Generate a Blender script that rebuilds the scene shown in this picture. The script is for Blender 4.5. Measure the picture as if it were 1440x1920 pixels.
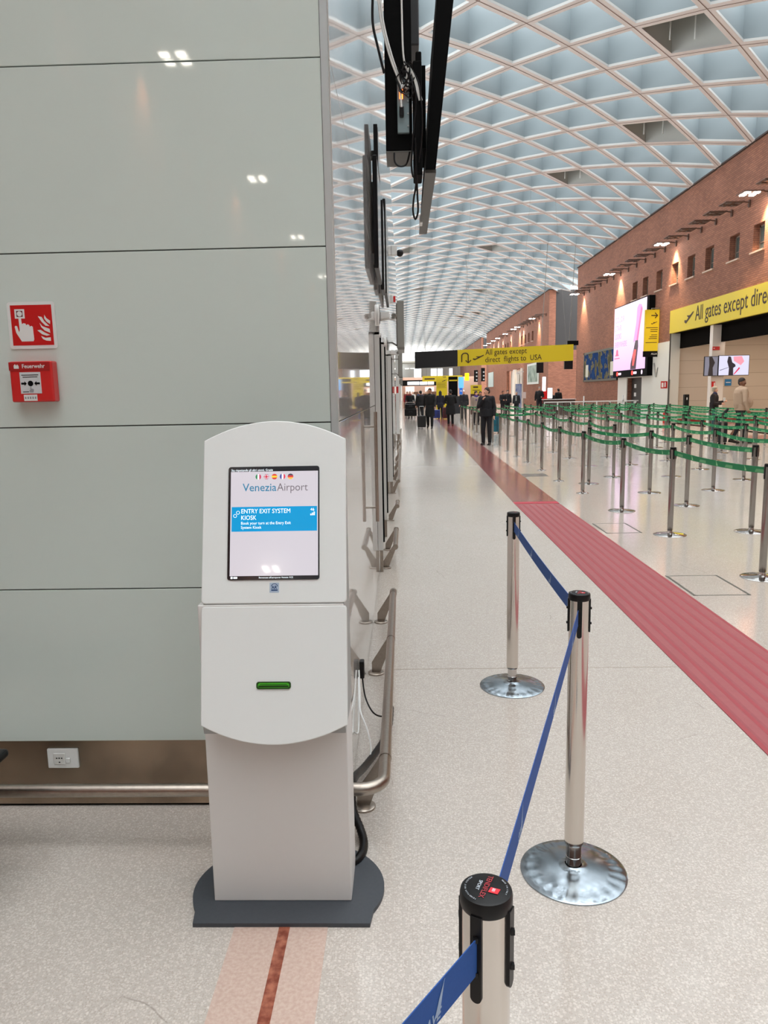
import bpy, bmesh, math, random
from math import sin, cos, pi, radians, sqrt, hypot, atan2
from mathutils import Matrix, Vector

random.seed(7)
for o in list(bpy.data.objects):
    bpy.data.objects.remove(o)
scene = bpy.context.scene
COL = scene.collection

# ------------------------------------------------------------------ camera
cam_d = bpy.data.cameras.new('camera')
cam_d.sensor_fit = 'VERTICAL'
cam_d.sensor_height = 36.0
cam_d.lens = 1415.0 / 1920.0 * 36.0
cam_d.clip_start = 0.05
cam_d.clip_end = 600
cam = bpy.data.objects.new('camera', cam_d)
COL.objects.link(cam)
_yaw, _pitch, _roll = radians(1.58), radians(8.95), radians(1.08)
_f = Vector((-sin(_yaw) * cos(_pitch), cos(_yaw) * cos(_pitch), -sin(_pitch)))
_r = Vector((cos(_yaw), sin(_yaw), 0))
_u = _r.cross(_f)
_r2 = _r * cos(_roll) - _u * sin(_roll)
_u2 = _r * sin(_roll) + _u * cos(_roll)
cam.matrix_world = Matrix(((_r2.x, _u2.x, -_f.x, 0), (_r2.y, _u2.y, -_f.y, 0), (_r2.z, _u2.z, -_f.z, 1.625), (0, 0, 0, 1)))
scene.camera = cam

# ------------------------------------------------------------------ sky, light, exposure
world = bpy.data.worlds.new('sky')
scene.world = world
world.use_nodes = True
_bg = world.node_tree.nodes['Background']
_bg.inputs[0].default_value = (0.95, 0.985, 1.0, 1)
_bg.inputs[1].default_value = 5.0
scene.view_settings.view_transform = 'Standard'
scene.view_settings.look = 'None'
scene.view_settings.gamma = 1
scene.view_settings.use_curve_mapping = False
scene.view_settings.exposure = 0.42


def area_light(name, loc, size, power, color, rot=(0, 0, 0)):
    l = bpy.data.lights.new(name, 'AREA')
    l.shape = 'RECTANGLE'
    l.size, l.size_y = size
    l.energy = power
    l.color = color
    o = bpy.data.objects.new(name, l)
    o.location = loc
    o.rotation_euler = rot
    COL.objects.link(o)
    return o


# area lights added to brighten the rooms beside the hall
area_light('side_room_fill', (17.0, 27.0, 3.9), (8, 14), 420, (1.0, 0.80, 0.62))
area_light('shop_light', (3.0, 92.0, 3.4), (10, 14), 700, (1.0, 0.9, 0.8))


# ------------------------------------------------------------------ helpers
def lin(c):
    r = []
    for v in c[:3]:
        v = v / 255.0
        r.append(v / 12.92 if v <= 0.04045 else ((v + 0.055) / 1.055) ** 2.4)
    return (r[0], r[1], r[2], 1.0)


MATS = {}


def mat(name, rgb, rough=0.5, metal=0.0, emis=None, es=0.0, coat=0.0, bump=None, spec=None, noise=None, alpha=None):
    if name in MATS:
        return MATS[name]
    m = bpy.data.materials.new(name)
    m.use_nodes = True
    nt = m.node_tree
    b = nt.nodes['Principled BSDF']
    b.inputs['Base Color'].default_value = lin(rgb)
    b.inputs['Roughness'].default_value = rough
    b.inputs['Metallic'].default_value = metal
    b.inputs['Coat Weight'].default_value = coat
    b.inputs['Coat Roughness'].default_value = 0.03
    if spec is not None:
        b.inputs['Specular IOR Level'].default_value = spec
    if emis:
        b.inputs['Emission Color'].default_value = lin(emis)
        b.inputs['Emission Strength'].default_value = es
    if alpha is not None:
        b.inputs['Alpha'].default_value = alpha
    tc = nt.nodes.new('ShaderNodeTexCoord')
    if noise:   # (scale, amount, second colour)
        n = nt.nodes.new('ShaderNodeTexNoise')
        n.inputs['Scale'].default_value = noise[0]
        n.inputs['Detail'].default_value = 4
        nt.links.new(tc.outputs['Object'], n.inputs['Vector'])
        mx = nt.nodes.new('ShaderNodeMix')
        mx.data_type = 'RGBA'
        mr = nt.nodes.new('ShaderNodeMapRange')
        mr.inputs[1].default_value = 0.35
        mr.inputs[2].default_value = 0.65
        mr.inputs[4].default_value = noise[1]
        nt.links.new(n.outputs[0], mr.inputs[0])
        nt.links.new(mr.outputs[0], mx.inputs[0])
        mx.inputs[6].default_value = lin(rgb)
        mx.inputs[7].default_value = lin(noise[2])
        nt.links.new(mx.outputs[2], b.inputs['Base Color'])
    if bump:    # (scale, strength, distance)
        n = nt.nodes.new('ShaderNodeTexNoise')
        n.inputs['Scale'].default_value = bump[0]
        nt.links.new(tc.outputs['Object'], n.inputs['Vector'])
        bp = nt.nodes.new('ShaderNodeBump')
        bp.inputs['Strength'].default_value = bump[1]
        bp.inputs['Distance'].default_value = bump[2]
        nt.links.new(n.outputs[0], bp.inputs['Height'])
        nt.links.new(bp.outputs[0], b.inputs['Normal'])
        if coat:
            nt.links.new(bp.outputs[0], b.inputs['Coat Normal'])
    MATS[name] = m
    return m


def frame(o, x, y):
    x, y = Vector(x).normalized(), Vector(y).normalized()
    z = x.cross(y)
    return Matrix(((x.x, y.x, z.x, o[0]), (x.y, y.y, z.y, o[1]), (x.z, y.z, z.z, o[2]), (0, 0, 0, 1)))


FRONT = lambda o: frame(o, (1, 0, 0), (0, 0, 1))        # faces the camera (-Y)
WEST = lambda o: frame(o, (0, -1, 0), (0, 0, 1))        # faces -X, read from inside the hall


class MB:
    def __init__(s):
        s.v, s.f, s.mi, s.uv = [], [], [], {}
        s.M = Matrix.Identity(4)
        s.mat = 0

    def add(s, vs, fs):
        n = len(s.v)
        s.v += [tuple(s.M @ Vector(p)) for p in vs]
        for f in fs:
            s.f.append([i + n for i in f])
            s.mi.append(s.mat)
        return n

    def box(s, x0, x1, y0, y1, z0, z1):
        s.add([(x0, y0, z0), (x1, y0, z0), (x1, y1, z0), (x0, y1, z0), (x0, y0, z1), (x1, y0, z1), (x1, y1, z1), (x0, y1, z1)],
              [(0, 3, 2, 1), (4, 5, 6, 7), (0, 1, 5, 4), (1, 2, 6, 5), (2, 3, 7, 6), (3, 0, 4, 7)])
        return s

    def bbox(s, x0, x1, y0, y1, z0, z1, b=0.01):
        """box with chamfered edges"""
        bm = bmesh.new()
        bmesh.ops.create_cube(bm, size=1)
        for v in bm.verts:
            v.co = Vector(((x0 + x1) / 2 + v.co.x * (x1 - x0), (y0 + y1) / 2 + v.co.y * (y1 - y0), (z0 + z1) / 2 + v.co.z * (z1 - z0)))
        b = min(b, 0.45 * min(x1 - x0, y1 - y0, z1 - z0))
        bmesh.ops.bevel(bm, geom=bm.edges[:], offset=b, segments=3, profile=0.5, affect='EDGES')
        bm.verts.index_update()
        s.add([v.co[:] for v in bm.verts], [[v.index for v in f.verts] for f in bm.faces])
        bm.free()
        return s

    def quad(s, a, b, c, d):
        s.add([a, b, c, d], [(0, 1, 2, 3)])
        return s

    def lathe(s, prof, n=24, c=(0, 0, 0), sx=1, sy=1):
        """prof: (r, z) from bottom to top, about the z axis"""
        vs, fs = [], []
        for r, z in prof:
            for k in range(n):
                a = 2 * pi * k / n
                vs.append((c[0] + r * cos(a) * sx, c[1] + r * sin(a) * sy, c[2] + z))
        m = len(prof)
        for i in range(m - 1):
            for k in range(n):
                k2 = (k + 1) % n
                fs.append((i * n + k, i * n + k2, (i + 1) * n + k2, (i + 1) * n + k))
        if prof[0][0] > 1e-6:
            fs.append(tuple(range(n - 1, -1, -1)))
        if prof[-1][0] > 1e-6:
            fs.append(tuple((m - 1) * n + k for k in range(n)))
        s.add(vs, fs)
        return s

    def cyl(s, p0, p1, r0, r1=None, n=12):
        return s.tube([p0, p1], [r0, r0 if r1 is None else r1], n)

    def tube(s, path, r, n=10):
        P = [Vector(p) for p in path]
        if not isinstance(r, (list, tuple)):
            r = [r] * len(P)
        vs, fs = [], []
        t0 = (P[1] - P[0]).normalized()
        ref = Vector((0, 0, 1)) if abs(t0.z) < 0.9 else Vector((1, 0, 0))
        nx = t0.cross(ref).normalized()
        for i, p in enumerate(P):
            if i == 0:
                t = t0
            elif i == len(P) - 1:
                t = (P[i] - P[i - 1]).normalized()
            else:
                t = ((P[i + 1] - P[i]).normalized() + (P[i] - P[i - 1]).normalized()).normalized()
            nx = (nx - t * nx.dot(t)).normalized()
            ny = t.cross(nx)
            for k in range(n):
                a = 2 * pi * k / n
                vs.append(p + (nx * cos(a) + ny * sin(a)) * r[i])
        for i in range(len(P) - 1):
            for k in range(n):
                k2 = (k + 1) % n
                fs.append((i * n + k, i * n + k2, (i + 1) * n + k2, (i + 1) * n + k))
        fs.append(tuple(range(n - 1, -1, -1)))
        fs.append(tuple((len(P) - 1) * n + k for k in range(n)))
        s.add(vs, fs)
        return s

    def wire(s, path, r, n=8, sub=5):
        """round wire on a smooth curve through the points"""
        P = [Vector(p) for p in path]
        out = []
        for i in range(len(P) - 1):
            p0, p1, p2, p3 = P[max(i - 1, 0)], P[i], P[i + 1], P[min(i + 2, len(P) - 1)]
            for k in range(sub):
                t = k / sub
                out.append(0.5 * ((2 * p1) + (p2 - p0) * t + (2 * p0 - 5 * p1 + 4 * p2 - p3) * t * t + (3 * p1 - p0 - 3 * p2 + p3) * t ** 3))
        out.append(P[-1])
        return s.tube(out, r, n)

    def ell(s, c, r, n=14, m=8):
        prof = []
        vs, fs = [], []
        for i in range(m + 1):
            th = pi * i / m
            for k in range(n):
                a = 2 * pi * k / n
                rr = max(sin(th), 1e-4)
                vs.append((c[0] + r[0] * rr * cos(a), c[1] + r[1] * rr * sin(a), c[2] - r[2] * cos(th)))
        for i in range(m):
            for k in range(n):
                k2 = (k + 1) % n
                fs.append((i * n + k, i * n + k2, (i + 1) * n + k2, (i + 1) * n + k))
        fs.append(tuple(range(n - 1, -1, -1)))
        fs.append(tuple(m * n + k for k in range(n)))
        s.add(vs, fs)
        return s

    def cap(s, p0, p1, r0, r1, n=12):
        """tapered capsule"""
        a, b = Vector(p0), Vector(p1)
        d = b - a
        if d.length < 1e-5:
            return s.ell(p0, (r0, r0, r0), n)
        d.normalize()
        path, rr = [], []
        for t in (-1, -0.87, -0.5, 0):
            path.append(a + d * r0 * t)
            rr.append(max(r0 * sqrt(max(0, 1 - t * t)), 1e-4))
        for t in (0, 0.5, 0.87, 1):
            path.append(b + d * r1 * t)
            rr.append(max(r1 * sqrt(max(0, 1 - t * t)), 1e-4))
        return s.tube(path, rr, n)

    def prism(s, pts, z0, z1):
        """2-D outline (counter-clockwise, xy) extruded z0..z1"""
        n = len(pts)
        vs = [(p[0], p[1], z0) for p in pts] + [(p[0], p[1], z1) for p in pts]
        fs = [tuple(range(n - 1, -1, -1)), tuple(range(n, 2 * n))]
        fs += [(i, (i + 1) % n, n + (i + 1) % n, n + i) for i in range(n)]
        s.add(vs, fs)
        return s

    def build(s, name, mats, parent=None, smooth=False, label=None):
        me = bpy.data.meshes.new(name)
        me.from_pydata(s.v, [], s.f)
        if not isinstance(mats, (list, tuple)):
            mats = [mats]
        for m in mats:
            me.materials.append(m)
        if len(mats) > 1:
            me.polygons.foreach_set('material_index', s.mi)
        if s.uv:
            uvl = me.uv_layers.new()
            for p in me.polygons:
                for li, vi in zip(p.loop_indices, p.vertices):
                    uvl.data[li].uv = s.uv.get(vi, (0, 0))
        me.update()
        if smooth:
            me.shade_auto_smooth(angle=radians(35)) if hasattr(me, 'shade_auto_smooth') else None
            for p in me.polygons:
                p.use_smooth = True
            try:
                me.set_sharp_from_angle(angle=radians(38))
            except Exception:
                pass
        o = bpy.data.objects.new(name, me)
        COL.objects.link(o)
        o.parent = parent
        if label:
            o['label'] = label
        return o


def tag(o, label, cat, group=None, kind=None):
    o['label'] = label
    o['category'] = cat
    if group:
        o['group'] = group
    if kind:
        o['kind'] = kind
    return o


def thing(name, label, cat, loc=(0, 0, 0), rz=0.0, group=None):
    o = bpy.data.objects.new(name, None)
    o.empty_display_size = 0.1
    COL.objects.link(o)
    o.location = loc
    o.rotation_euler = (0, 0, rz)
    return tag(o, label, cat, group)


def struct(name, mb, m, label=None, smooth=False):
    o = mb.build(name, m, None, smooth)
    o['kind'] = 'structure'
    if label:
        o['label'] = label
        o['category'] = name.split('_')[0]
    return o


def copy_tree(o, parent=None):
    c = o.copy()
    COL.objects.link(c)
    c.parent = parent
    for ch in list(KIDS(o)):
        copy_tree(ch, c)
    return c


def KIDS(o):
    return [x for x in COL.objects if x.parent == o]


def text(name, s, size, m, parent, M, xs=1.0, ext=0.0005, align='LEFT', space=1.0, bold=0.0, shear=0.0, line=1.0):
    cu = bpy.data.curves.new(name, 'FONT')
    cu.body = s
    cu.size = size
    cu.extrude = ext
    cu.align_x = align
    cu.space_character = space
    cu.space_line = line
    cu.offset = bold
    cu.shear = shear
    cu.resolution_u = 3
    t = bpy.data.objects.new(name, cu)
    COL.objects.link(t)
    dg = bpy.context.evaluated_depsgraph_get()
    me = bpy.data.meshes.new_from_object(t.evaluated_get(dg))
    bpy.data.objects.remove(t)
    bpy.data.curves.remove(cu)
    me.transform(M @ Matrix.Diagonal((xs, 1, 1, 1)))
    me.materials.clear()
    me.materials.append(m)
    me.name = name
    o = bpy.data.objects.new(name, me)
    COL.objects.link(o)
    o.parent = parent
    return o


def remeshed(mb, voxel, name, m, parent, sm=2):
    me = bpy.data.meshes.new('tmp')
    me.from_pydata(mb.v, [], mb.f)
    t = bpy.data.objects.new('tmp', me)
    COL.objects.link(t)
    md = t.modifiers.new('r', 'REMESH')
    md.mode = 'VOXEL'
    md.voxel_size = voxel
    if sm:
        s = t.modifiers.new('s', 'SMOOTH')
        s.iterations = sm
        s.factor = 0.5
    dg = bpy.context.evaluated_depsgraph_get()
    m2 = bpy.data.meshes.new_from_object(t.evaluated_get(dg))
    bpy.data.objects.remove(t)
    bpy.data.meshes.remove(me)
    m2.materials.clear()
    m2.materials.append(m)
    for p in m2.polygons:
        p.use_smooth = True
    m2.name = name
    o = bpy.data.objects.new(name, m2)
    COL.objects.link(o)
    o.parent = parent
    return o


ORD = ['first', 'second', 'third', 'fourth', 'fifth', 'sixth', 'seventh', 'eighth', 'ninth', 'tenth', 'eleventh', 'twelfth',
       'thirteenth', 'fourteenth', 'fifteenth', 'sixteenth', 'seventeenth', 'eighteenth', 'nineteenth', 'twentieth', 'twenty-first',
       'twenty-second', 'twenty-third', 'twenty-fourth', 'twenty-fifth', 'twenty-sixth']

# ------------------------------------------------------------------ materials
PANEL = mat('panel_glass', (206, 217, 211), 0.45, coat=0.7, bump=(0.8, 0.04, 0.006), spec=0.1)
SIDEP = mat('side_panel_gloss', (206, 202, 198), 0.25, coat=1.0, bump=(1.6, 0.10, 0.004))
JOINT = mat('joint_dark', (70, 74, 72), 0.7)
ALU = mat('aluminium', (176, 180, 180), 0.28, 0.9)
STEEL = mat('brushed_steel', (168, 158, 148), 0.30, 1.0, noise=(60, 0.3, (140, 132, 124)))
CHROME = mat('chrome', (200, 198, 196), 0.13, 1.0)
POLE = mat('polished_steel', (214, 208, 202), 0.16, 1.0)
BLK = mat('black_plastic', (12, 12, 14), 0.38, spec=0.3)
BLKM = mat('black_matte', (6, 6, 7), 0.8, spec=0.12)
GREYM = mat('grey_metal', (128, 126, 120), 0.4, 0.3)
DGREY = mat('dark_grey_paint', (62, 66, 72), 0.55, noise=(90, 0.3, (52, 56, 62)))
WHITE = mat('white_paint', (226, 228, 226), 0.38)
WHITE2 = mat('kiosk_white', (224, 227, 225), 0.42, bump=(400, 0.05, 0.001))
BODYW = mat('kiosk_body_white', (212, 210, 207), 0.5)
YEL = mat('sign_yellow', (202, 178, 26), 0.5, emis=(202, 178, 26), es=0.06)
INK = mat('sign_ink', (52, 30, 20), 0.6)
RED = mat('signal_red', (196, 16, 18), 0.4)
REDB = mat('alarm_red', (205, 34, 34), 0.35, coat=0.3)
BEIGE = mat('beige_wall', (200, 188, 174), 0.35, noise=(0.3, 0.3, (208, 192, 178)))
BROWNP = mat('dark_brown_panel', (14, 11, 10), 0.9, spec=0.05)


def terrazzo():
    m = bpy.data.materials.new('terrazzo')
    m.use_nodes = True
    nt = m.node_tree
    b = nt.nodes['Principled BSDF']
    L = nt.links
    tc = nt.nodes.new('ShaderNodeTexCoord')

    def vor(scale, lo, hi):
        v = nt.nodes.new('ShaderNodeTexVoronoi')
        v.inputs['Scale'].default_value = scale
        v.inputs['Randomness'].default_value = 1
        L.new(tc.outputs['Object'], v.inputs['Vector'])
        r = nt.nodes.new('ShaderNodeMapRange')
        r.inputs[1].default_value = lo
        r.inputs[2].default_value = hi
        r.inputs[3].default_value = 1
        r.inputs[4].default_value = 0
        L.new(v.outputs['Distance'], r.inputs[0])
        return v, r

    base = nt.nodes.new('ShaderNodeTexNoise')
    base.inputs['Scale'].default_value = 1.3
    base.inputs['Detail'].default_value = 5
    L.new(tc.outputs['Object'], base.inputs['Vector'])
    mixb = nt.nodes.new('ShaderNodeMix')
    mixb.data_type = 'RGBA'
    L.new(base.outputs[0], mixb.inputs[0])
    mixb.inputs[6].default_value = lin((178, 169, 160))
    mixb.inputs[7].default_value = lin((187, 179, 171))
    cur = mixb.outputs[2]
    # stone chips: pale, warm, and a few dark ones, of several sizes
    for scale, hi, col, dens in ((130, 0.55, (214, 207, 198), 0.6), (200, 0.5, (158, 146, 134), 0.55), (95, 0.42, (212, 205, 196), 0.45), (62, 0.26, (224, 218, 210), 0.22), (70, 0.12, (110, 96, 84), 0.18), (24, 0.045, (96, 84, 74), 0.4)):
        v, r = vor(scale, hi * 0.75, hi)
        sp = nt.nodes.new('ShaderNodeSeparateColor')
        L.new(v.outputs['Color'], sp.inputs[0])
        th = nt.nodes.new('ShaderNodeMath')
        th.operation = 'LESS_THAN'
        L.new(sp.outputs[0], th.inputs[0])
        th.inputs[1].default_value = dens
        mu = nt.nodes.new('ShaderNodeMath')
        mu.operation = 'MULTIPLY'
        L.new(r.outputs[0], mu.inputs[0])
        L.new(th.outputs[0], mu.inputs[1])
        mu2 = nt.nodes.new('ShaderNodeMath')
        mu2.operation = 'MULTIPLY'
        L.new(mu.outputs[0], mu2.inputs[0])
        mu2.inputs[1].default_value = 0.42
        mx = nt.nodes.new('ShaderNodeMix')
        mx.data_type = 'RGBA'
        L.new(mu2.outputs[0], mx.inputs[0])
        L.new(cur, mx.inputs[6])
        mx.inputs[7].default_value = lin(col)
        cur = mx.outputs[2]
    # fine hairline scuffs
    wv = nt.nodes.new('ShaderNodeTexVoronoi')
    wv.feature = 'DISTANCE_TO_EDGE'
    wv.inputs['Scale'].default_value = 0.9
    nz = nt.nodes.new('ShaderNodeTexNoise')
    nz.inputs['Scale'].default_value = 3
    L.new(tc.outputs['Object'], nz.inputs['Vector'])
    vm = nt.nodes.new('ShaderNodeMix')
    vm.data_type = 'RGBA'
    vm.inputs[0].default_value = 0.12
    L.new(tc.outputs['Object'], vm.inputs[6])
    L.new(nz.outputs['Color'], vm.inputs[7])
    L.new(vm.outputs[2], wv.inputs['Vector'])
    lt = nt.nodes.new('ShaderNodeMapRange')
    lt.inputs[1].default_value = 0.0
    lt.inputs[2].default_value = 0.0022
    lt.inputs[3].default_value = 1
    lt.inputs[4].default_value = 0
    L.new(wv.outputs['Distance'], lt.inputs[0])
    gate = nt.nodes.new('ShaderNodeTexNoise')
    gate.inputs['Scale'].default_value = 2.1
    L.new(tc.outputs['Object'], gate.inputs['Vector'])
    gr = nt.nodes.new('ShaderNodeMapRange')
    gr.inputs[1].default_value = 0.58
    gr.inputs[2].default_value = 0.64
    gr.inputs[4].default_value = 0.5
    L.new(gate.outputs[0], gr.inputs[0])
    gm = nt.nodes.new('ShaderNodeMath')
    gm.operation = 'MULTIPLY'
    L.new(lt.outputs[0], gm.inputs[0])
    L.new(gr.outputs[0], gm.inputs[1])
    mx = nt.nodes.new('ShaderNodeMix')
    mx.data_type = 'RGBA'
    L.new(gm.outputs[0], mx.inputs[0])
    L.new(cur, mx.inputs[6])
    mx.inputs[7].default_value = lin((110, 98, 88))
    L.new(mx.outputs[2], b.inputs['Base Color'])
    b.inputs['Roughness'].default_value = 0.13
    b.inputs['Specular IOR Level'].default_value = 0.6
    return m


def brick():
    m = bpy.data.materials.new('brick')
    m.use_nodes = True
    nt = m.node_tree
    b = nt.nodes['Principled BSDF']
    L = nt.links
    g = nt.nodes.new('ShaderNodeNewGeometry')
    s = nt.nodes.new('ShaderNodeSeparateXYZ')
    L.new(g.outputs['Position'], s.inputs[0])
    a = nt.nodes.new('ShaderNodeMath')
    a.operation = 'ADD'
    L.new(s.outputs[0], a.inputs[0])
    L.new(s.outputs[1], a.inputs[1])
    c = nt.nodes.new('ShaderNodeCombineXYZ')
    L.new(a.outputs[0], c.inputs[0])
    L.new(s.outputs[2], c.inputs[1])
    t = nt.nodes.new('ShaderNodeTexBrick')
    t.inputs['Scale'].default_value = 1
    t.inputs['Brick Width'].default_value = 0.26
    t.inputs['Row Height'].default_value = 0.075
    t.inputs['Mortar Size'].default_value = 0.008
    t.inputs['Color1'].default_value = lin((166, 110, 86))
    t.inputs['Color2'].default_value = lin((144, 94, 74))
    t.inputs['Mortar'].default_value = lin((112, 76, 62))
    L.new(c.outputs[0], t.inputs['Vector'])
    n = nt.nodes.new('ShaderNodeTexNoise')
    n.inputs['Scale'].default_value = 0.8
    n.inputs['Detail'].default_value = 5
    L.new(g.outputs['Position'], n.inputs['Vector'])
    mx = nt.nodes.new('ShaderNodeMix')
    mx.data_type = 'RGBA'
    mx.blend_type = 'MULTIPLY'
    mx.inputs[0].default_value = 0.35
    L.new(t.outputs[0], mx.inputs[6])
    L.new(n.outputs['Fac'], mx.inputs[7])
    L.new(mx.outputs[2], b.inputs['Base Color'])
    b.inputs['Roughness'].default_value = 0.85
    bp = nt.nodes.new('ShaderNodeBump')
    bp.inputs['Strength'].default_value = 0.5
    bp.inputs['Distance'].default_value = 0.01
    L.new(t.outputs['Fac'], bp.inputs['Height'])
    bp.invert = True
    L.new(bp.outputs[0], b.inputs['Normal'])
    return m


TERR = terrazzo()
BRICK = brick()


def tape(name, rgb, pale):
    """webbing printed every 0.55 m with a pale swoosh and a block of small lettering; UV is metres along / across"""
    m = bpy.data.materials.new(name)
    m.use_nodes = True
    nt = m.node_tree
    L = nt.links
    b = nt.nodes['Principled BSDF']
    b.inputs['Roughness'].default_value = 0.7
    uv = nt.nodes.new('ShaderNodeUVMap')
    s = nt.nodes.new('ShaderNodeSeparateXYZ')
    L.new(uv.outputs[0], s.inputs[0])

    def M(op, a, b_=None, c_=None):
        n = nt.nodes.new('ShaderNodeMath')
        n.operation = op
        for i, x in enumerate((a, b_, c_)):
            if x is None:
                continue
            if isinstance(x, (int, float)):
                n.inputs[i].default_value = x
            else:
                L.new(x, n.inputs[i])
        return n.outputs[0]
    fx = M('FRACT', M('DIVIDE', s.outputs[0], 0.55))
    y = s.outputs[1]
    # block of lettering
    blk = M('MULTIPLY', M('GREATER_THAN', fx, 0.30), M('LESS_THAN', M('ADD', fx, M('MULTIPLY', y, 0.08)), 0.58))
    blk = M('MULTIPLY', blk, M('LESS_THAN', M('ABSOLUTE', M('SUBTRACT', y, 0.35)), 0.25))
    blk = M('MULTIPLY', blk, 0.45)
    # rising swoosh
    sw = M('LESS_THAN', M('ABSOLUTE', M('SUBTRACT', fx, M('ADD', 0.86, M('MULTIPLY', M('MULTIPLY', y, y), 0.06)))), M('MULTIPLY', M('SUBTRACT', 1.0, y), 0.035))
    sw = M('MULTIPLY', sw, M('GREATER_THAN', y, 0.12))
    fac = M('MAXIMUM', blk, sw)
    mx = nt.nodes.new('ShaderNodeMix')
    mx.data_type = 'RGBA'
    L.new(fac, mx.inputs[0])
    mx.inputs[6].default_value = lin(rgb)
    mx.inputs[7].default_value = lin(pale)
    L.new(mx.outputs[2], b.inputs['Base Color'])
    return m


GTAPE = tape('green_webbing', (24, 128, 78), (140, 205, 150))
BTAPE = mat('blue_webbing', (26, 78, 150), 0.75, noise=(300, 0.3, (20, 66, 134)))
BPRINT = mat('pale_print', (150, 172, 200), 0.6)

# ------------------------------------------------------------------ floor
mb = MB()
mb.box(-5.6, 20.5, -42, 262, -0.3, 0.0)
floor = struct('floor', mb, TERR)
mb = MB()
for y in (4.292, 13.0, 21.7, 30.4, 39.1):
    mb.box(-0.2, 12.3, y - 0.003, y + 0.003, 0.0, 0.0006)
struct('trim_1', mb, mat('floor_joint', (150, 138, 124), 0.6), 'thin grey expansion joints crossing the terrazzo floor')
# pinkish terrazzo band with a copper strip running under the kiosk
mb = MB()
mb.box(-0.545, -0.255, 0.2, 2.75, 0.0, 0.0008)
struct('trim_2', mb, mat('pink_terrazzo', (196, 174, 162), 0.2, noise=(90, 0.8, (182, 156, 142))), 'pale pink terrazzo band in the floor below the kiosk')
mb = MB()
mb.box(-0.406, -0.372, 0.2, 2.75, 0.0008, 0.0016)
struct('trim_3', mb, mat('copper_strip', (168, 104, 82), 0.3, noise=(38, 1.0, (118, 56, 40))), 'narrow red-brown metal strip inlaid in the pink floor band')

# red walkway: tactile part with raised ribs, smooth part beyond
TACT = mat('tactile_red', (154, 80, 84), 0.45, noise=(25, 0.35, (144, 70, 76)))
TACD = mat('tactile_red_edge', (152, 58, 66), 0.5)
SMO = mat('smooth_red', (134, 78, 76), 0.18, noise=(1.2, 0.3, (124, 72, 72)))
r = thing('tactile_walkway', 'rose red ribbed tactile paving strip crossing the terrazzo floor', 'walkway', (1.92, 5.0, 0))
mb = MB()
mb.box(-0.32, 0.32, -5.0, 5.80, 0, 0.004)
mb.build('paving_base', TACD, r)
mb = MB()
for k in range(7):
    x = -0.262 + k * 0.0873
    pts = [(x - 0.032, 0.004), (x + 0.032, 0.004), (x + 0.022, 0.009), (x - 0.022, 0.009)]
    mb.add([(p[0], -5.0, p[1]) for p in pts] + [(p[0], 5.75, p[1]) for p in pts], [(0, 3, 2, 1), (4, 5, 6, 7), (0, 1, 5, 4), (1, 2, 6, 5), (2, 3, 7, 6), (3, 0, 4, 7)])
mb.build('raised_rib', TACT, r)
r['kind'] = 'structure'
mb = MB()
mb.box(1.60, 2.24, 10.86, 11.05, 0, 0.006)
tag(mb.build('walkway_edge_bar', mat('edge_red', (180, 40, 62), 0.4)), 'bright crimson bar where the ribbed and the smooth red strip meet', 'floor marking')
mb = MB()
mb.add([(1.60, 11.05, 0.004), (2.24, 11.05, 0.004), (2.70, 48, 0.004), (2.02, 48, 0.004), (1.60, 11.05, 0), (2.24, 11.05, 0), (2.70, 48, 0), (2.02, 48, 0)], [(0, 1, 2, 3), (4, 5, 1, 0), (5, 6, 2, 1), (7, 4, 0, 3), (6, 7, 3, 2)])
tag(mb.build('smooth_walkway', SMO), 'smooth brownish red floor strip running on toward the travellers', 'walkway', kind='structure')


def hatch(x0, x1, y0, y1, label, filled=False):
    r = thing('floor_hatch', label, 'floor hatch', ((x0 + x1) / 2, (y0 + y1) / 2, 0))
    hx, hy = (x1 - x0) / 2, (y1 - y0) / 2
    b = MB()
    w = 0.013
    b.box(-hx, hx, -hy, -hy + w, 0, 0.002).box(-hx, hx, hy - w, hy, 0, 0.002).box(-hx, -hx + w * 1.6, -hy, hy, 0, 0.002).box(hx - w * 1.6, hx, -hy, hy, 0, 0.002)
    b.build('frame', mat('hatch_frame', (104, 104, 98), 0.4, 0.5), r)
    b = MB()
    b.box(-hx + w, hx - w, -hy + w, hy - w, 0, 0.001)
    b.build('lid', mat('hatch_dark', (112, 106, 102), 0.3) if filled else TERR, r)


hatch(2.27, 2.72, 5.84, 6.49, 'square floor hatch outlined in grey beside the ribbed red strip')
hatch(2.29, 2.70, 8.52, 9.16, 'outlined square floor hatch lying in the pink glow of the screen')
hatch(2.26, 2.76, 14.40, 14.88, 'solid grey floor hatch beside the smooth red strip', True)

# ------------------------------------------------------------------ ceiling: vault of diamond coffers
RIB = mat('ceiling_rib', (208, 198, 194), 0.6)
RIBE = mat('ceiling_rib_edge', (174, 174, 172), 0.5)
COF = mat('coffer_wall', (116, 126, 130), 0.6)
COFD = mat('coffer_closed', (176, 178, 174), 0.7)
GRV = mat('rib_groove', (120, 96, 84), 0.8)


def cz(i):
    return 11.65 - 0.0459 * i * i


def cpt(i, j, dz=0.0):
    return Vector((3.56 + 1.47 * i, 22.8 + 1.4 * j, cz(i) + dz))


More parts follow.
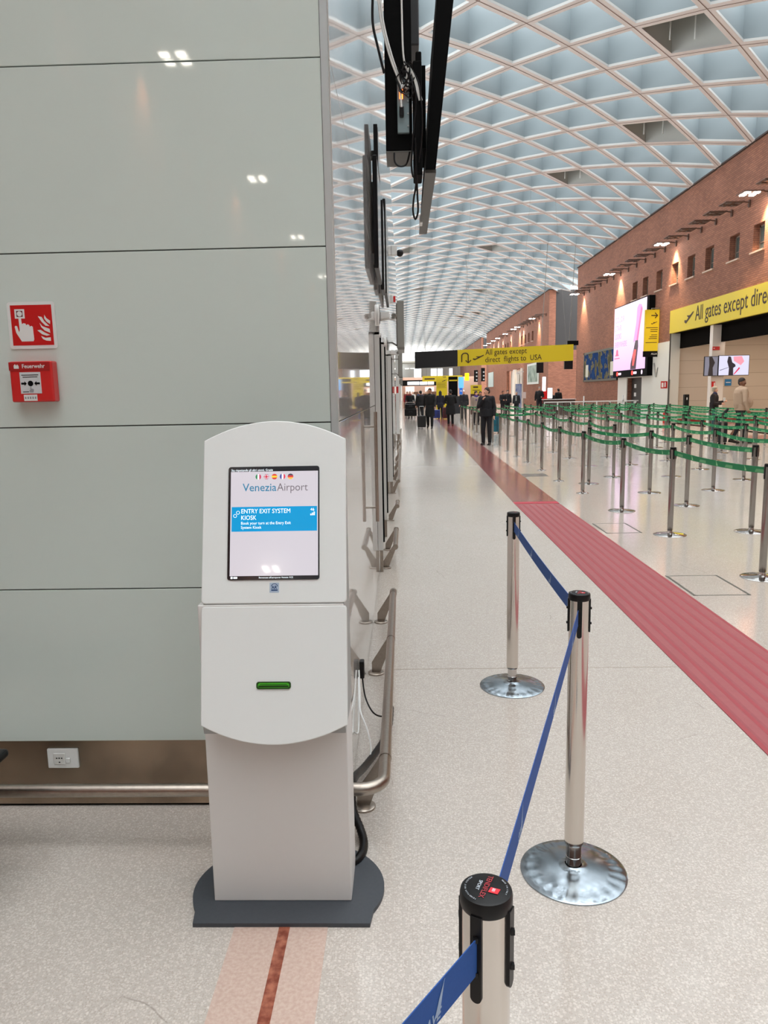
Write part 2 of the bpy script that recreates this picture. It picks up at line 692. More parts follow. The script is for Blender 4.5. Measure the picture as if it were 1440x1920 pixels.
closed = {(3, 0), (4, 5), (3, 10), (2, 23), (-2, 23), (3, 38), (4, 51), (3, 56), (2, 69), (-1, 38), (1, -12), (-2, 4), (0, 50)}
mb = MB()
for j in range(-46, 172):
    for i in range(-6, 7):
        if (i + j) % 2 == 0:
            continue
        c = cpt(i, j)
        P = [cpt(i - 1, j), cpt(i, j - 1), cpt(i + 1, j), cpt(i, j + 1)]
        # four corners in the plane; inset towards the centre
        def ins(t, dz):
            out = []
            for p in P:
                q = p + (c - p) * t
                # keep on the sloped plane of the cell
                out.append((q.x, q.y, p.z + (cz(i) - p.z) * t + dz))
            return out
        A, B0, C0, D0 = ins(0.0, 0), ins(0.15, 0), ins(0.15, 0.07), ins(0.12, 0.07)
        E0 = ins(0.13, 1.25)
        top = []
        for k in range(4):
            k2 = (k + 1) % 4
            mb.mat = 0
            mb.quad(A[k], A[k2], B0[k2], B0[k])
            mb.mat = 1
            mb.quad(B0[k], B0[k2], C0[k2], C0[k])
            mb.quad(C0[k], C0[k2], D0[k2], D0[k])
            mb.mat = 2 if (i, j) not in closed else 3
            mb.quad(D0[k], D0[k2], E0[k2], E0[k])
            if j < 45:
                mb.mat = 4
                g = ins(0.012, -0.004)
                mb.quad(ins(0.0, -0.004)[k], ins(0.0, -0.004)[k2], g[k2], g[k])
        if (i, j) in closed:
            mb.mat = 3
            F0 = ins(0.10, 1.0)
            mb.quad(*F0)
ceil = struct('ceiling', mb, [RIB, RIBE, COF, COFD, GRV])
for n_, (i, j) in enumerate(((3, 0), (4, 5), (3, 10))):
    c = cpt(i, j)
    for k, dx in enumerate((-0.28, 0.42)):
        mb = MB()
        mb.tube([(c.x + dx, c.y + 0.55, c.z + 0.10), (c.x + dx, c.y + 0.55, c.z + 0.78)], 0.022, 8)
        tag(mb.build('hanging_rod', WHITE), 'thin white rod in the %s closed grey ceiling coffer, %s of its pair' % (ORD[n_], ('left', 'right')[k]), 'rod', 'rods hanging in closed ceiling coffers')

# ------------------------------------------------------------------ brick walls


def wall_x(X, y0, y1, z0, z1, holes, depth=0.35, side=1):
    """wall face at X with rectangular holes (ya, yb, za, zb); thickness goes outward"""
    b = MB()
    ys = sorted({y0, y1} | {h[0] for h in holes} | {h[1] for h in holes})
    zs = sorted({z0, z1} | {h[2] for h in holes} | {h[3] for h in holes})
    X2 = X + depth * side
    for a, c in zip(ys, ys[1:]):
        for d, e in zip(zs, zs[1:]):
            my, mz = (a + c) / 2, (d + e) / 2
            if any(h[0] < my < h[1] and h[2] < mz < h[3] for h in holes):
                continue
            b.quad((X, a, d), (X, a, e), (X, c, e), (X, c, d))
            b.quad((X2, a, d), (X2, c, d), (X2, c, e), (X2, a, e))
    for a, c, d, e in holes:
        b.quad((X, a, d), (X2, a, d), (X2, a, e), (X, a, e))
        b.quad((X, c, d), (X, c, e), (X2, c, e), (X2, c, d))
        b.quad((X, a, e), (X2, a, e), (X2, c, e), (X, c, e))
        b.quad((X, a, d), (X, c, d), (X2, c, d), (X2, a, d))
    b.quad((X, y0, z0), (X, y0, z1), (X2, y0, z1), (X2, y0, z0))
    b.quad((X, y1, z0), (X2, y1, z0), (X2, y1, z1), (X, y1, z1))
    b.quad((X, y0, z1), (X, y1, z1), (X2, y1, z1), (X2, y0, z1))
    return b


WY = [(27.15, 28.0), (29.1, 29.95), (31.4, 32.25), (33.35, 34.2), (35.3, 36.15), (37.4, 38.25), (39.5, 40.35), (41.25, 42.1)]
ZW = (6.27, 7.18)
holes = [(a, b, ZW[0], ZW[1]) for a, b in WY] + [(13.0, 35.75, 0.0, 5.0), (39.9, 42.45, 0.0, 2.17)]
struct('wall_right', wall_x(12.38, -42, 55.1, 0, 10.0, holes), BRICK)
holes2 = [(a, a + 0.85, ZW[0], ZW[1]) for a in (73.2, 75.4, 77.6, 79.8, 88, 90.2, 92.4, 94.6, 101, 103.2, 105.4)] + [(79, 91.5, 0, 3.9)]
struct('wall_right_far', wall_x(12.38, 65.6, 113.5, 0, 9.9, holes2), BRICK)
struct('wall_right_end', wall_x(12.38, 121.0, 165.0, 0, 9.9, []), BRICK)
mb = MB()
mb.box(12.30, 12.78, -42, 55.15, 10.0, 10.06).box(12.30, 12.78, 65.55, 113.5, 9.9, 9.96).box(12.30, 12.78, 121, 165, 9.9, 9.96)
struct('trim_4', mb, mat('coping', (60, 46, 42), 0.7))
mb = MB()
mb.box(12.73, 20.4, 65.6, 65.9, 0, 4.95).box(12.38, 12.95, 65.58, 65.62, 4.95, 9.9).box(20.2, 20.5, 55, 66, 0, 9.9).box(12.73, 20.4, 121.0, 121.3, 0, 6.0)
struct('wall_recess', mb, BRICK)
mb = MB()
mb.box(12.95, 20.4, 65.63, 65.8, 4.95, 9.9).box(12.73, 20.4, 120.9, 121.0, 6.0, 9.9)  # charcoal sheets stand in for the darkness of the openings
tag(mb.build('dark_opening_sheet', mat('charcoal', (52, 50, 50), 0.8)), 'tall charcoal sheet closing the dark opening between the two brick walls', 'panel', kind='structure')
struct('wall_left', wall_x(-4.9, -42, 2.76, 0, 10.0, [(-30 + 2.1 * k, -29.15 + 2.1 * k, 6.27, 7.18) for k in range(12)], side=-1), BRICK)
mb = MB()
mb.box(-5.6, 12.8, -42.3, -42, 0, 12.9)
struct('wall_back', mb, mat('back_wall', (206, 202, 196), 0.7))
mb = MB()
mb.box(-5.6, 12.4, 262, 262.3, 0, 12.9)
struct('wall_far', mb, mat('back_wall', (206, 202, 196), 0.7))

# windows with frames, panes and sills
WFR = mat('window_frame', (120, 104, 92), 0.5)
PANE = mat('window_pane', (84, 96, 94), 0.08, coat=0.5)
for n_, (a, b_) in enumerate(WY + [(h[0], h[1]) for h in holes2[:-1]]):
    r = bpy.data.objects.new('window_%d' % (n_ + 1), None)
    COL.objects.link(r)
    r.location = (12.6, (a + b_) / 2, ZW[0])
    r['kind'] = 'structure'
    h = (b_ - a) / 2
    H = ZW[1] - ZW[0]
    q = MB()
    w = 0.07
    q.box(0, 0.05, -h, -h + w, 0, H).box(0, 0.05, h - w, h, 0, H).box(0, 0.05, -h, h, 0, w).box(0, 0.05, -h, h, H - w, H).box(0.0, 0.04, -h, h, H * 0.33, H * 0.33 + 0.03)
    q.build('frame', WFR, r)
    q = MB()
    q.box(0.02, 0.03, -h + w, h - w, w, H - w)
    q.build('pane', PANE, r)
    q = MB()
    q.box(-0.30, 0.02, -h - 0.08, h + 0.08, -0.06, 0.0)
    q.build('sill', mat('stone_sill', (186, 160, 142), 0.7), r)

# ------------------------------------------------------------------ lamps along the brick walls
LEDM = mat('led_panel', (255, 250, 240), 0.4, emis=(255, 246, 232), es=40)
LEDOFF = mat('led_panel_off', (96, 84, 78), 0.4)
ARM = mat('lamp_arm', (84, 58, 46), 0.6)


def wall_lamp(y, lit, label, side=1, z=8.05, group=None):
    X = 12.38 if side > 0 else -4.9
    r = thing('wall_lamp', label, 'lamp', (X, y, z), 0, group)
    s = -side
    q = MB()
    q.bbox(0.0, 0.06, -0.06, 0.06, -0.16, 0.08, 0.01) if s > 0 else q.bbox(-0.06, 0.0, -0.06, 0.06, -0.16, 0.08, 0.01)
    q.build('wall_plate', ARM, r)
    q = MB()
    q.tube([(s * 0.03, 0, 0), (s * 0.30, 0, 0.03), (s * 0.82, 0, 0.0)], 0.025, 8)
    q.build('arm', ARM, r)
    q = MB()
    q.bbox(min(s * .32, s * .98), max(s * .32, s * .98), -0.33, 0.33, -0.05, -0.01, 0.01)
    q.build('housing', ARM, r)
    for a in (0.42, 0.74):
        for bb in (-0.26, 0.08):
            q = MB()
            x0, x1 = sorted((s * a, s * (a + 0.17)))
            q.box(x0, x1, bb, bb + 0.18, -0.075, -0.05)
            q.build('led_panel', LEDM if lit else LEDOFF, r)
    if lit:
        l = bpy.data.lights.new('lamp_glow', 'SPOT')
        l.energy = 900
        l.color = (1.0, 0.72, 0.45)
        l.spot_size = radians(80)
        l.spot_blend = 0.6
        l.shadow_soft_size = 0.12
        lo = bpy.data.objects.new('lamp_glow', l)
        COL.objects.link(lo)
        lo.parent = r
        lo.location = (s * 0.34, 0, -0.09)
        lo.rotation_euler = (0, radians(6) * side * -1 if side > 0 else radians(6), 0)
    return r


lit_y = (26.93, 35.64, 44.34, 53.19)
k = 0
un = 0
yy = 25.48 + 1.45 - 1.45 * 6
ys_all = []
for n_ in range(28):
    y = 26.93 + (n_ - 8) * 1.452
    if y > 54:
        break
    isl = (n_ - 8) % 6 == 0 and y > 20
    if y < 24:
        continue
    if isl:
        wall_lamp(y, True, 'glowing four-panel wall lamp, %s lit one from the near end of the brick wall' % ORD[k], 1, group='lit lamps along the brick wall')
        k += 1
    else:
        wall_lamp(y, False, 'unlit four-panel wall lamp, %s unlit one from the near end of the brick wall' % ORD[un], 1, group='unlit lamps along the brick wall')
        un += 1
for n_, y in enumerate((70.1, 79.0, 81.5, 88.0, 95.0, 99.5, 104.5, 109.0)):
    wall_lamp(y, True, 'small glowing lamp on the second brick wall, %s from the dark recess' % ORD[n_], 1, group='lit lamps on the far brick wall')
for n_, y in enumerate((66.8, 68.4, 71.8, 73.4, 75.0, 76.6, 84.5, 91.4)):
    wall_lamp(y, False, 'small unlit lamp on the second brick wall, %s from the dark recess' % ORD[n_], 1, group='unlit lamps on the far brick wall')
for n_, y in enumerate((-9.9, -18.1, -26.6, -37.2)):
    wall_lamp(y, True, 'glowing four-panel lamp mirrored in the grey panels, %s from the panels' % ORD[n_], -1, group='lamps behind the viewer')

# ------------------------------------------------------------------ left block: service building clad in glass panels
XC = -0.235
YF = 2.77
mb = MB()
mb.box(-5.25, XC - 0.03, YF + 0.02, 163.0, 0.29, 6.9)
struct('wall_block_core', mb, mat('block_core', (120, 124, 122), 0.7))
panel_z = [0.29 + 0.617 * k for k in range(12)]
mb = MB()
for a, b_ in zip(panel_z, panel_z[1:]):
    mb.bbox(-5.24, XC - 0.028, YF, YF + 0.03, a + 0.0022, b_ - 0.0022, 0.0015)
struct('wall_front', mb, PANEL, smooth=False)
mb = MB()
mb.box(XC - 0.028, XC - 0.003, YF - 0.002, YF + 0.03, 0.27, 6.9)
struct('trim_5', mb, mat('corner_profile', (196, 200, 200), 0.3, 0.4))
mb = MB()
mb.box(XC - 0.0298, XC - 0.0278, YF - 0.001, YF + 0.03, 0.29, 6.9)
mb.box(-5.24, XC - 0.03, YF + 0.008, YF + 0.02, 0.29, 6.9)
struct('trim_6', mb, JOINT)
# side cladding towards the hall
yj = [YF + 0.03, 5.45, 8.6, 11.8, 15, 19, 23, 27, 32, 38, 45, 55, 70, 90, 120, 163]
zj = [0.02, 1.525, 2.76, 4.0, 5.3, 6.9]
mb = MB()
for a, b_ in zip(yj, yj[1:]):
    for c, d in zip(zj, zj[1:]):
        mb.bbox(XC - 0.03, XC, a + 0.002, b_ - 0.002, c + 0.002, d - 0.002, 0.0015)
struct('wall_side', mb, SIDEP)
# steel plinth under the front panels
mb = MB()
mb.box(-5.24, XC - 0.02, YF + 0.025, YF + 0.06, 0.012, 0.29)
struct('baseboard_front', mb, mat('stained_steel', (184, 164, 142), 0.26, 0.85, noise=(2.2, 0.8, (116, 104, 92))))
mb = MB()
mb.box(-5.24, XC - 0.02, YF + 0.035, YF + 0.07, 0.0, 0.012)
struct('baseboard_gap', mb, BLKM)

# wall outlet on the plinth
r = thing('wall_outlet', 'white wall socket plate on the stained steel plinth', 'socket', (-1.375, YF + 0.025, 0.17))
mb = MB()
mb.bbox(-0.062, 0.062, -0.012, 0.0, 0, 0.082, 0.004)
mb.build('cover_plate', WHITE, r)
mb = MB()
mb.bbox(-0.036, 0.012, -0.016, -0.011, 0.018, 0.064, 0.002)
mb.build('socket_insert', mat('socket_white', (214, 214, 210), 0.4), r)
mb = MB()
for dx, dz in ((-0.022, 0.045), (-0.012, 0.045), (-0.002, 0.045), (-0.012, 0.028)):
    mb.box(dx - 0.0028, dx + 0.0028, -0.017, -0.0155, dz - 0.0022, dz + 0.0022)
mb.build('pin_hole', BLKM, r)
mb = MB()
mb.bbox(0.014, 0.031, -0.017, -0.011, 0.024, 0.044, 0.002)
mb.build('switch', WHITE, r)

# fire alarm pictogram sign
SW = mat('sign_white', (222, 224, 222), 0.4)
r = thing('fire_alarm_sign', 'red square fire alarm pictogram sign with white rim above the call point', 'sign', (-1.335, YF, 1.808))
mb = MB()


def rrect(x0, x1, y0, y1, rad, n=5):
    pts = []
    for cx, cy, a0 in ((x1 - rad, y0 + rad, -90), (x1 - rad, y1 - rad, 0), (x0 + rad, y1 - rad, 90), (x0 + rad, y0 + rad, 180)):
        for k in range(n + 1):
            a = radians(a0 + 90 * k / n)
            pts.append((cx + rad * cos(a), cy + rad * sin(a)))
    return pts


mb.M = FRONT((0, -0.001, 0))
mb.prism(rrect(-0.087, 0.087, 0, 0.165, 0.011), 0, 0.003)
mb.build('rim', SW, r)
mb = MB()
mb.M = FRONT((0, -0.004, 0))
mb.prism([(-0.075, 0.012), (0.075, 0.012), (0.075, 0.154), (-0.075, 0.154)], 0, 0.0006)
mb.build('red_field', RED, r)


def P3(pts, w=0.150, h=0.142, x0=-0.075, y0=0.012):
    # outline given in fractions of the red field, y down
    o = [(x0 + p[0] * w, y0 + (1 - p[1]) * h) for p in pts]
    ar = sum(o[i][0] * o[(i + 1) % len(o)][1] - o[(i + 1) % len(o)][0] * o[i][1] for i in range(len(o)))
    return o if ar > 0 else o[::-1]


def hang(q, x, y, z, r=0.01, base=(0, 0, 0)):
    """rod from a sign at world (x, y, z) up to the nearest rib node"""
    j0 = (y - 22.8) / 1.4
    i0 = (x - 3.56) / 1.47
    best = min(((i, j) for i in range(-6, 7) for j in range(int(j0) - 2, int(j0) + 4) if (i + j) % 2 == 0), key=lambda p: (p[0] - i0) ** 2 + (p[1] - j0) ** 2)
    t = cpt(*best)
    q.cyl((x - base[0], y - base[1], z - base[2]), (t.x - base[0], t.y - base[1], t.z + 0.002 - base[2]), r, n=6)


def tri_prism(mb, pts, z0, z1):
    """concave outline: triangulated through bmesh"""
    bm = bmesh.new()
    vs = [bm.verts.new((p[0], p[1], z1)) for p in pts]
    f = bm.faces.new(vs)
    ex = bmesh.ops.extrude_face_region(bm, geom=[f])
    for e in ex['geom']:
        if isinstance(e, bmesh.types.BMVert):
            e.co.z = z0
    bmesh.ops.triangulate(bm, faces=bm.faces[:])
    bm.verts.index_update()
    mb.add([v.co[:] for v in bm.verts], [[v.index for v in q.verts] for q in bm.faces])
    bm.free()


mb = MB()
mb.M = FRONT((0, -0.0046, 0))
tri_prism(mb, P3([(.185, .33), (.245, .33), (.255, .47), (.30, .445), (.345, .46), (.355, .50), (.40, .475), (.435, .50), (.44, .54), (.48, .515), (.515, .54), (.525, .85), (.505, .90), (.22, .90), (.10, .68), (.075, .53), (.10, .505), (.135, .52), (.17, .67), (.19, .62)]), 0, 0.0006)
mb.build('pointing_hand_mark', SW, r)
mb = MB()
mb.M = FRONT((0, -0.0046, 0))
for pts in ([(.10, .10), (.34, .10), (.34, .33), (.10, .33)],):
    mb.prism(P3(pts), 0, 0.0006)
mb.mat = 1
mb.prism(P3([(.145, .14), (.295, .14), (.295, .29), (.145, .29)]), 0.0006, 0.0009)
mb.mat = 0
mb.prism(P3([(.22 + .062 * cos(a * pi / 8), .215 + .066 * sin(a * pi / 8)) for a in range(16)]), 0.0009, 0.0013)
mb.build('button_mark', [SW, mat('sign_dark', (96, 30, 34), 0.5)], r)
mb = MB()
mb.M = FRONT((0, -0.0046, 0))
for pts in ([(.66, .28), (.75, .30), (.80, .40), (.92, .53), (.83, .52), (.74, .42)], [(.82, .25), (.86, .33), (.95, .40), (.94, .48), (.86, .42), (.81, .34)],
            [(.69, .45), (.75, .53), (.92, .60), (.93, .70), (.80, .64), (.72, .55)], [(.62, .63), (.70, .62), (.80, .69), (.92, .75), (.84, .77), (.73, .73)],
            [(.70, .77), (.80, .82), (.93, .81), (.93, .90), (.82, .89), (.74, .85)]):
    tri_prism(mb, P3(pts), 0, 0.0006)
mb.build('flame_mark', SW, r)

# call point
r = thing('fire_call_point', 'red wall-mounted fire brigade call point box below the pictogram sign', 'alarm', (-1.335, YF, 1.617))
mb = MB()
mb.bbox(-0.078, 0.078, -0.045, 0.0, 0.0, 0.145, 0.006)
mb.build('housing', REDB, r)
mb = MB()
mb.bbox(-0.0785, 0.070, -0.0475, -0.044, 0.112, 0.1425, 0.002)
mb.build('header_strip', mat('alarm_red_dark', (168, 28, 30), 0.35), r)
text('lettering', 'Feuerwehr', 0.0205, SW, r, FRONT((-0.030, -0.0478, 0.1205)), xs=0.92, bold=0.0002)
mb = MB()
mb.M = FRONT((-0.050, -0.0478, 0.118))
tri_prism(mb, [(-.009, .001), (.009, .001), (.009, .010), (.004, .016), (.0, .011), (-.004, .017), (-.009, .012)], 0, 0.0004)
mb.build('house_mark', SW, r)
mb = MB()
mb.bbox(-0.042, 0.034, -0.0465, -0.044, 0.030, 0.106, 0.001)
mb.build('glass_plate', mat('plate_grey', (206, 208, 210), 0.25), r)
mb = MB()
mb.M = FRONT((-0.004, -0.0467, 0.066))
mb.prism([(.010 * cos(a * pi / 10), .010 * sin(a * pi / 10)) for a in range(20)], 0, 0.0004)
for s in (-1, 1):
    pts = [(s * .034, .0035), (s * .022, .0035), (s * .022, .0085), (s * .0135, 0), (s * .022, -.0085), (s * .022, -.0035), (s * .034, -.0035)]
    tri_prism(mb, pts if s > 0 else pts[::-1], 0, 0.0004)
for z_, w_ in ((.030, .031), (.023, .027)):
    mb.prism([(-w_, z_ - .0013), (w_, z_ - .0013), (w_, z_ + .0013), (-w_, z_ + .0013)], 0, 0.0003)
mb.prism([(-.030, -.031), (-.008, -.031), (-.008, -.0285), (-.030, -.0285)], 0, 0.0003)
mb.build('plate_marks', BLKM, r)
mb = MB()
mb.M = FRONT((-0.002, -0.0467, 0.034))
tri_prism(mb, [(-.007, .0), (.006, .0), (.009, .010), (.004, .014), (.0, .0115), (-.001, .021), (-.004, .021), (-.004, .010), (-.008, .008)], 0, 0.0003)
mb.build('finger_mark', mat('mark_outline', (150, 152, 156), 0.5), r)
mb = MB()
mb.bbox(-0.033, 0.016, -0.0462, -0.044, 0.004, 0.026, 0.0008)
mb.build('serial_label', SW, r)
mb = MB()
for k in range(5):
    mb.box(-0.029 + k * 0.009, -0.024 + k * 0.009, -0.0464, -0.0461, 0.011, 0.019)
mb.build('label_marks', mat('mark_grey', (140, 140, 144), 0.5), r)

# ------------------------------------------------------------------ bumper rails


def rail(y0, y1, brk, label, front=False, name='bumper_rail'):
    r = thing(name, label, 'rail', (-0.09, y0, 0))
    q = MB()
    if front:
        path = [(-5.0, 0, .21), (-0.12, 0, .21)]
        for a in range(0, 91, 15):
            path.append((-0.085 + 0.085 * sin(radians(a)) - 0.0, 0.085 - 0.085 * cos(radians(a)), .21))
        path.append((0, y1 - y0, .21))
        q.tube(path, 0.0235, 16)
    else:
        q.cyl((0, 0, .21), (0, y1 - y0, .21), 0.0235, n=14)
    q.build('tube', STEEL, r, True)
    q = MB()
    ends = [y1 - y0] if front else [0, y1 - y0]
    for e in ends:
        q.cyl((0, e - 0.02, .21), (0, e + 0.02, .21), 0.0262, n=14)
    for e in brk:
        q.cyl((0, e - y0 - 0.012, .21), (0, e - y0 + 0.012, .21), 0.0258, n=14)
    q.build('collar', STEEL, r, True)
    for e in brk:
        d = e - y0
        q = MB()
        q.lathe([(0.048, 0), (0.048, 0.008), (0.044, 0.011)], 20, (-0.09, d, 0))
        fl = q.build('floor_flange', STEEL, r, True)
        q = MB()
        q.add([(-0.115, d - .004, .01), (-0.065, d - .004, .01), (0.006, d - .004, .195), (-0.022, d - .004, .215), (-0.115, d - .004, .07),
               (-0.115, d + .004, .01), (-0.065, d + .004, .01), (0.006, d + .004, .195), (-0.022, d + .004, .215), (-0.115, d + .004, .07)],
              [(0, 1, 2, 3, 4), (9, 8, 7, 6, 5), (0, 5, 6, 1), (1, 6, 7, 2), (2, 7, 8, 3), (3, 8, 9, 4), (4, 9, 5, 0)])
        q.build('bracket', STEEL, r)
    return r


rail(2.54, 5.27, (2.78, 4.23, 5.23), 'brushed steel bumper rail bending round the panelled corner behind the kiosk', True)
rail(6.90, 7.80, (6.93, 7.76), 'short steel bumper rail with two brackets beside the panelled side wall')
rail(9.45, 9.85, (9.6,), 'stubby steel bumper rail on a single bracket along the side wall')
rail(12.2, 19.0, (12.27, 14.1, 16.0, 18.2), 'long steel bumper rail on four brackets further along the side wall')
rail(21.5, 30, (22, 26, 30), 'distant steel bumper rail beyond the white post')

# ------------------------------------------------------------------ things along the side wall


def service_panel(y0, y1, x1, label, zt=2.13, z0=0.27):
    r = thing('door_panel', label, 'panel', (XC, y0, 0))
    w = x1 - XC
    q = MB()
    q.bbox(0.002, w - 0.012, 0.02, y1 - y0 - 0.03, z0 + .02, zt - .02, 0.004)
    q.build('leaf', SIDEP, r)
    q = MB()
    q.box(0.002, w, 0, 0.02, z0, zt).box(0.002, w, 0, y1 - y0, zt - 0.02, zt)
    q.build('edge_profile', mat('panel_edge', (206, 206, 202), 0.35), r)
    q = MB()
    q.box(0.002, w + 0.004, y1 - y0 - 0.03, y1 - y0, z0, zt)
    q.build('seal', BLKM, r)
    q = MB()
    q.box(0.004, w - 0.012, y1 - y0 - 0.08, y1 - y0 - 0.03, 0.0, z0 + 0.02)
    q.build('foot', STEEL, r)


service_panel(6.45, 6.85, -0.190, 'nearest tall white panel with a black edge standing off the side wall')
service_panel(8.05, 8.56, -0.190, 'second tall white panel with a black edge along the side wall', 2.15)
service_panel(11.6, 12.3, -0.170, 'third tall white panel with a black edge along the side wall', 2.2)
r = thing('pull_handle', 'tall vertical steel pull bar on the nearest white panel', 'handle', (XC, 5.2, 0.74))
mb = MB()
mb.cyl((0.045, 0, 0), (0.045, 0, 0.76), 0.012, n=12)
mb.build('bar', STEEL, r, True)
mb = MB()
for z_ in (0.1, 0.66):
    mb.cyl((0, 0, z_), (0.045, 0, z_), 0.008, n=8)
mb.build('standoff', STEEL, r, True)


def wall_display(y0, y1, z0, z1, label, t=0.055):
    r = thing('wall_display', label, 'display', (XC, y0, z0))
    q = MB()
    q.box(0.0, 0.02, 0.2, y1 - y0 - 0.2, 0.15, z1 - z0 - 0.15)
    q.build('wall_mount', GREYM, r)
    q = MB()
    q.bbox(0.02, t, 0, y1 - y0, 0, z1 - z0, 0.006)
    q.build('casing', BLK, r)
    q = MB()
    q.box(t, t + 0.002, 0.02, y1 - y0 - 0.02, 0.02, z1 - z0 - 0.02)
    q.build('screen', mat('dark_screen', (26, 28, 30), 0.12), r)


wall_display(6.3, 7.25, 2.62, 3.48, 'dark monitor flat on the side wall, nearest of the lower ones')
wall_display(6.7, 7.25, 3.50, 3.84, 'small dark monitor directly above the nearest lower one')
wall_display(8.2, 8.7, 2.70, 3.60, 'second dark monitor along the side wall, seen edge-on')
wall_display(9.6, 11.2, 2.84, 3.95, 'third and farthest dark monitor along the side wall, seen edge-on')
for n_, (y, z) in enumerate(((7.4, 2.36), (10.6, 2.3))):
    r = thing('round_speaker', ['nearest round white speaker disc on the side wall', 'further round white speaker disc on the side wall'][n_], 'speaker', (XC, y, z))
    mb = MB()
    mb.M = frame((0, 0, 0), (0, 1, 0), (0, 0, 1))
    mb.lathe([(0.10, 0), (0.10, 0.014), (0.092, 0.020), (0.02, 0.024)], 24)
    mb.build('dish', WHITE, r, True)
    mb = MB()
    mb.box(0.022, 0.027, -0.008, 0.008, -0.08, 0.08)
    mb.build('slot', BLKM, r)
r = thing('alarm_beacon', 'small red alarm beacon on a white base high on the side wall', 'alarm', (XC, 17.5, 3.62))
mb = MB()
mb.bbox(0, 0.05, -0.07, 0.07, 0, 0.17, 0.01)
mb.build('base', WHITE, r)
mb = MB()
mb.bbox(0.05, 0.10, -0.05, 0.05, 0.02, 0.15, 0.01)
mb.build('lens', REDB, r)
r = thing('dome_camera', 'dark dome camera on a white box near the top of the side wall', 'camera', (XC, 19.5, 5.0))
mb = MB()
mb.bbox(0, 0.14, -0.1, 0.1, 0, 0.22, 0.015)
mb.build('mount_box', WHITE, r)
mb = MB()
mb.ell((0.21, 0, 0.05), (0.09, 0.09, 0.09))
mb.build('dome', BLK, r, True)
for n_, (y, z, lab) in enumerate(((8.6, 2.42, 'white bracketed projector arm on the side wall above the panels'), (15.0, 2.35, 'second white bracket arm on the side wall, beyond the hung grey display'))):
    r = thing('bracket_arm', lab, 'bracket', (XC, y, z))
    mb = MB()
    mb.tube([(0, 0, 0), (0.10, 0, 0.02), (0.17, 0, 0.0)], 0.012, 8)
    mb.build('arm', WHITE, r, True)
    mb = MB()
    mb.bbox(0.0, 0.10, -0.09, 0.09, 0.02, 0.09, 0.01)
    mb.build('body', WHITE, r)
    mb = MB()
    mb.M = frame((0.15, 0, 0.05), (1, 0, 0), (0, 0, 1))
    mb.lathe([(0.012, -0.05), (0.03, -0.03), (0.03, 0.03), (0.02, 0.05)], 14)
    mb.build('lens_head', GREYM, r, True)


def flag_display(y, z0, z1, x0, x1, label, depth=1.1):
    r = thing('hung_display', label, 'display', (XC, y, z0))
    q = MB()
    q.bbox(x0 - XC, x1 - XC, 0, depth, 0.03, z1 - z0, 0.006)
    q.build('casing', mat('hung_grey', (150, 150, 144), 0.4, 0.2), r)
    q = MB()
    q.box(x0 - XC + 0.01, x1 - XC, -0.004, depth, 0, 0.04)
    q.build('bottom_rail', GREYM, r)
    q = MB()
    q.tube([(0, 0.2, 0.12), (0.08, 0.2, 0.12), (x0 - XC + 0.01, 0.2, 0.06)], 0.012, 8)
    q.tube([(0, 0.2, 0.5), (x0 - XC + 0.01, 0.2, 0.5)], 0.012, 8)
    q.build('arm', GREYM, r, True)
    q = MB()
    q.box(x0 - XC - 0.012, x0 - XC, 0.02, depth, 0.08, z1 - z0 - 0.04)
    q.build('edge_strip', mat('edge_brown', (88, 80, 72), 0.5), r)


flag_display(12, 2.29, 3.03, -0.075, 0.035, 'grey display slab hung on an arm from the side wall, largest one')
flag_display(20, 2.0, 3.0, -0.10, -0.0, 'second grey display slab hung beyond the largest one')
flag_display(29, 1.9, 2.9, -0.10, 0.0, 'third, distant grey display slab hung from the side wall')
r = thing('white_post', 'slim white post on a steel foot at the edge of the side wall', 'post', (-0.168, 24, 0))
mb = MB()
mb.bbox(-0.055, 0.055, -0.06, 0.06, 0.34, 2.95, 0.01)
mb.build('shaft', WHITE, r)
mb = MB()
mb.box(-0.03, 0.03, -0.03, 0.03, 0.12, 0.34)
mb.box(-0.06, 0.12, -0.08, 0.08, 0.10, 0.13)
mb.box(-0.055, -0.01, -0.05, 0.05, 0.0, 0.10)
mb.box(0.05, 0.09, -0.05, 0.05, 0.0, 0.10)
mb.build('foot', STEEL, r)
mb = MB()
mb.box(-0.03, 0.03, -0.062, -0.058, 1.62, 1.82)
mb.build('red_label', REDB, r)

# cables behind the kiosk
r = thing('power_cable', 'thick black ribbed cable looping down to the kiosk from the side wall', 'cable', (-0.2, 2.7, 0))
mb = MB()
pts = [(0.115, 1.0, .018), (0.11, .78, .018), (0.085, .62, .018), (0.045, .45, .03), (0.01, .28, .06), (-.012, .12, .11), (-.018, .0, .13), (-.008, -.08, .08), (0.02, -.13, .035), (0.035, -.19, .018), (0.03, -.26, .018), (0.0, -.31, .018), (-.06, -.32, .018)]
path = []
PP = [Vector(p) for p in pts]
for i_ in range(len(PP) - 1):
    p0, p1, p2, p3 = PP[max(i_ - 1, 0)], PP[i_], PP[i_ + 1], PP[min(i_ + 2, len(PP) - 1)]
    for k in range(10):
        t = k / 10
        path.append(0.5 * ((2 * p1) + (p2 - p0) * t + (2 * p0 - 5 * p1 + 4 * p2 - p3) * t * t + (3 * p1 - p0 - 3 * p2 + p3) * t ** 3))
path.append(PP[-1])
mb.tube(path, [0.0145 + (0.0018 if k % 2 else 0) for k in range(len(path))], 12)
mb.build('sleeve', BLK, r, True)
r = thing('cable_plug', 'black plug with a thin lead hanging on the side wall behind the kiosk', 'cable', (XC, 3.55, 0.22))
mb = MB()
mb.bbox(0.002, 0.026, -0.02, 0.02, 0.02, 0.11, 0.006)
mb.build('plug', BLK, r)
mb = MB()
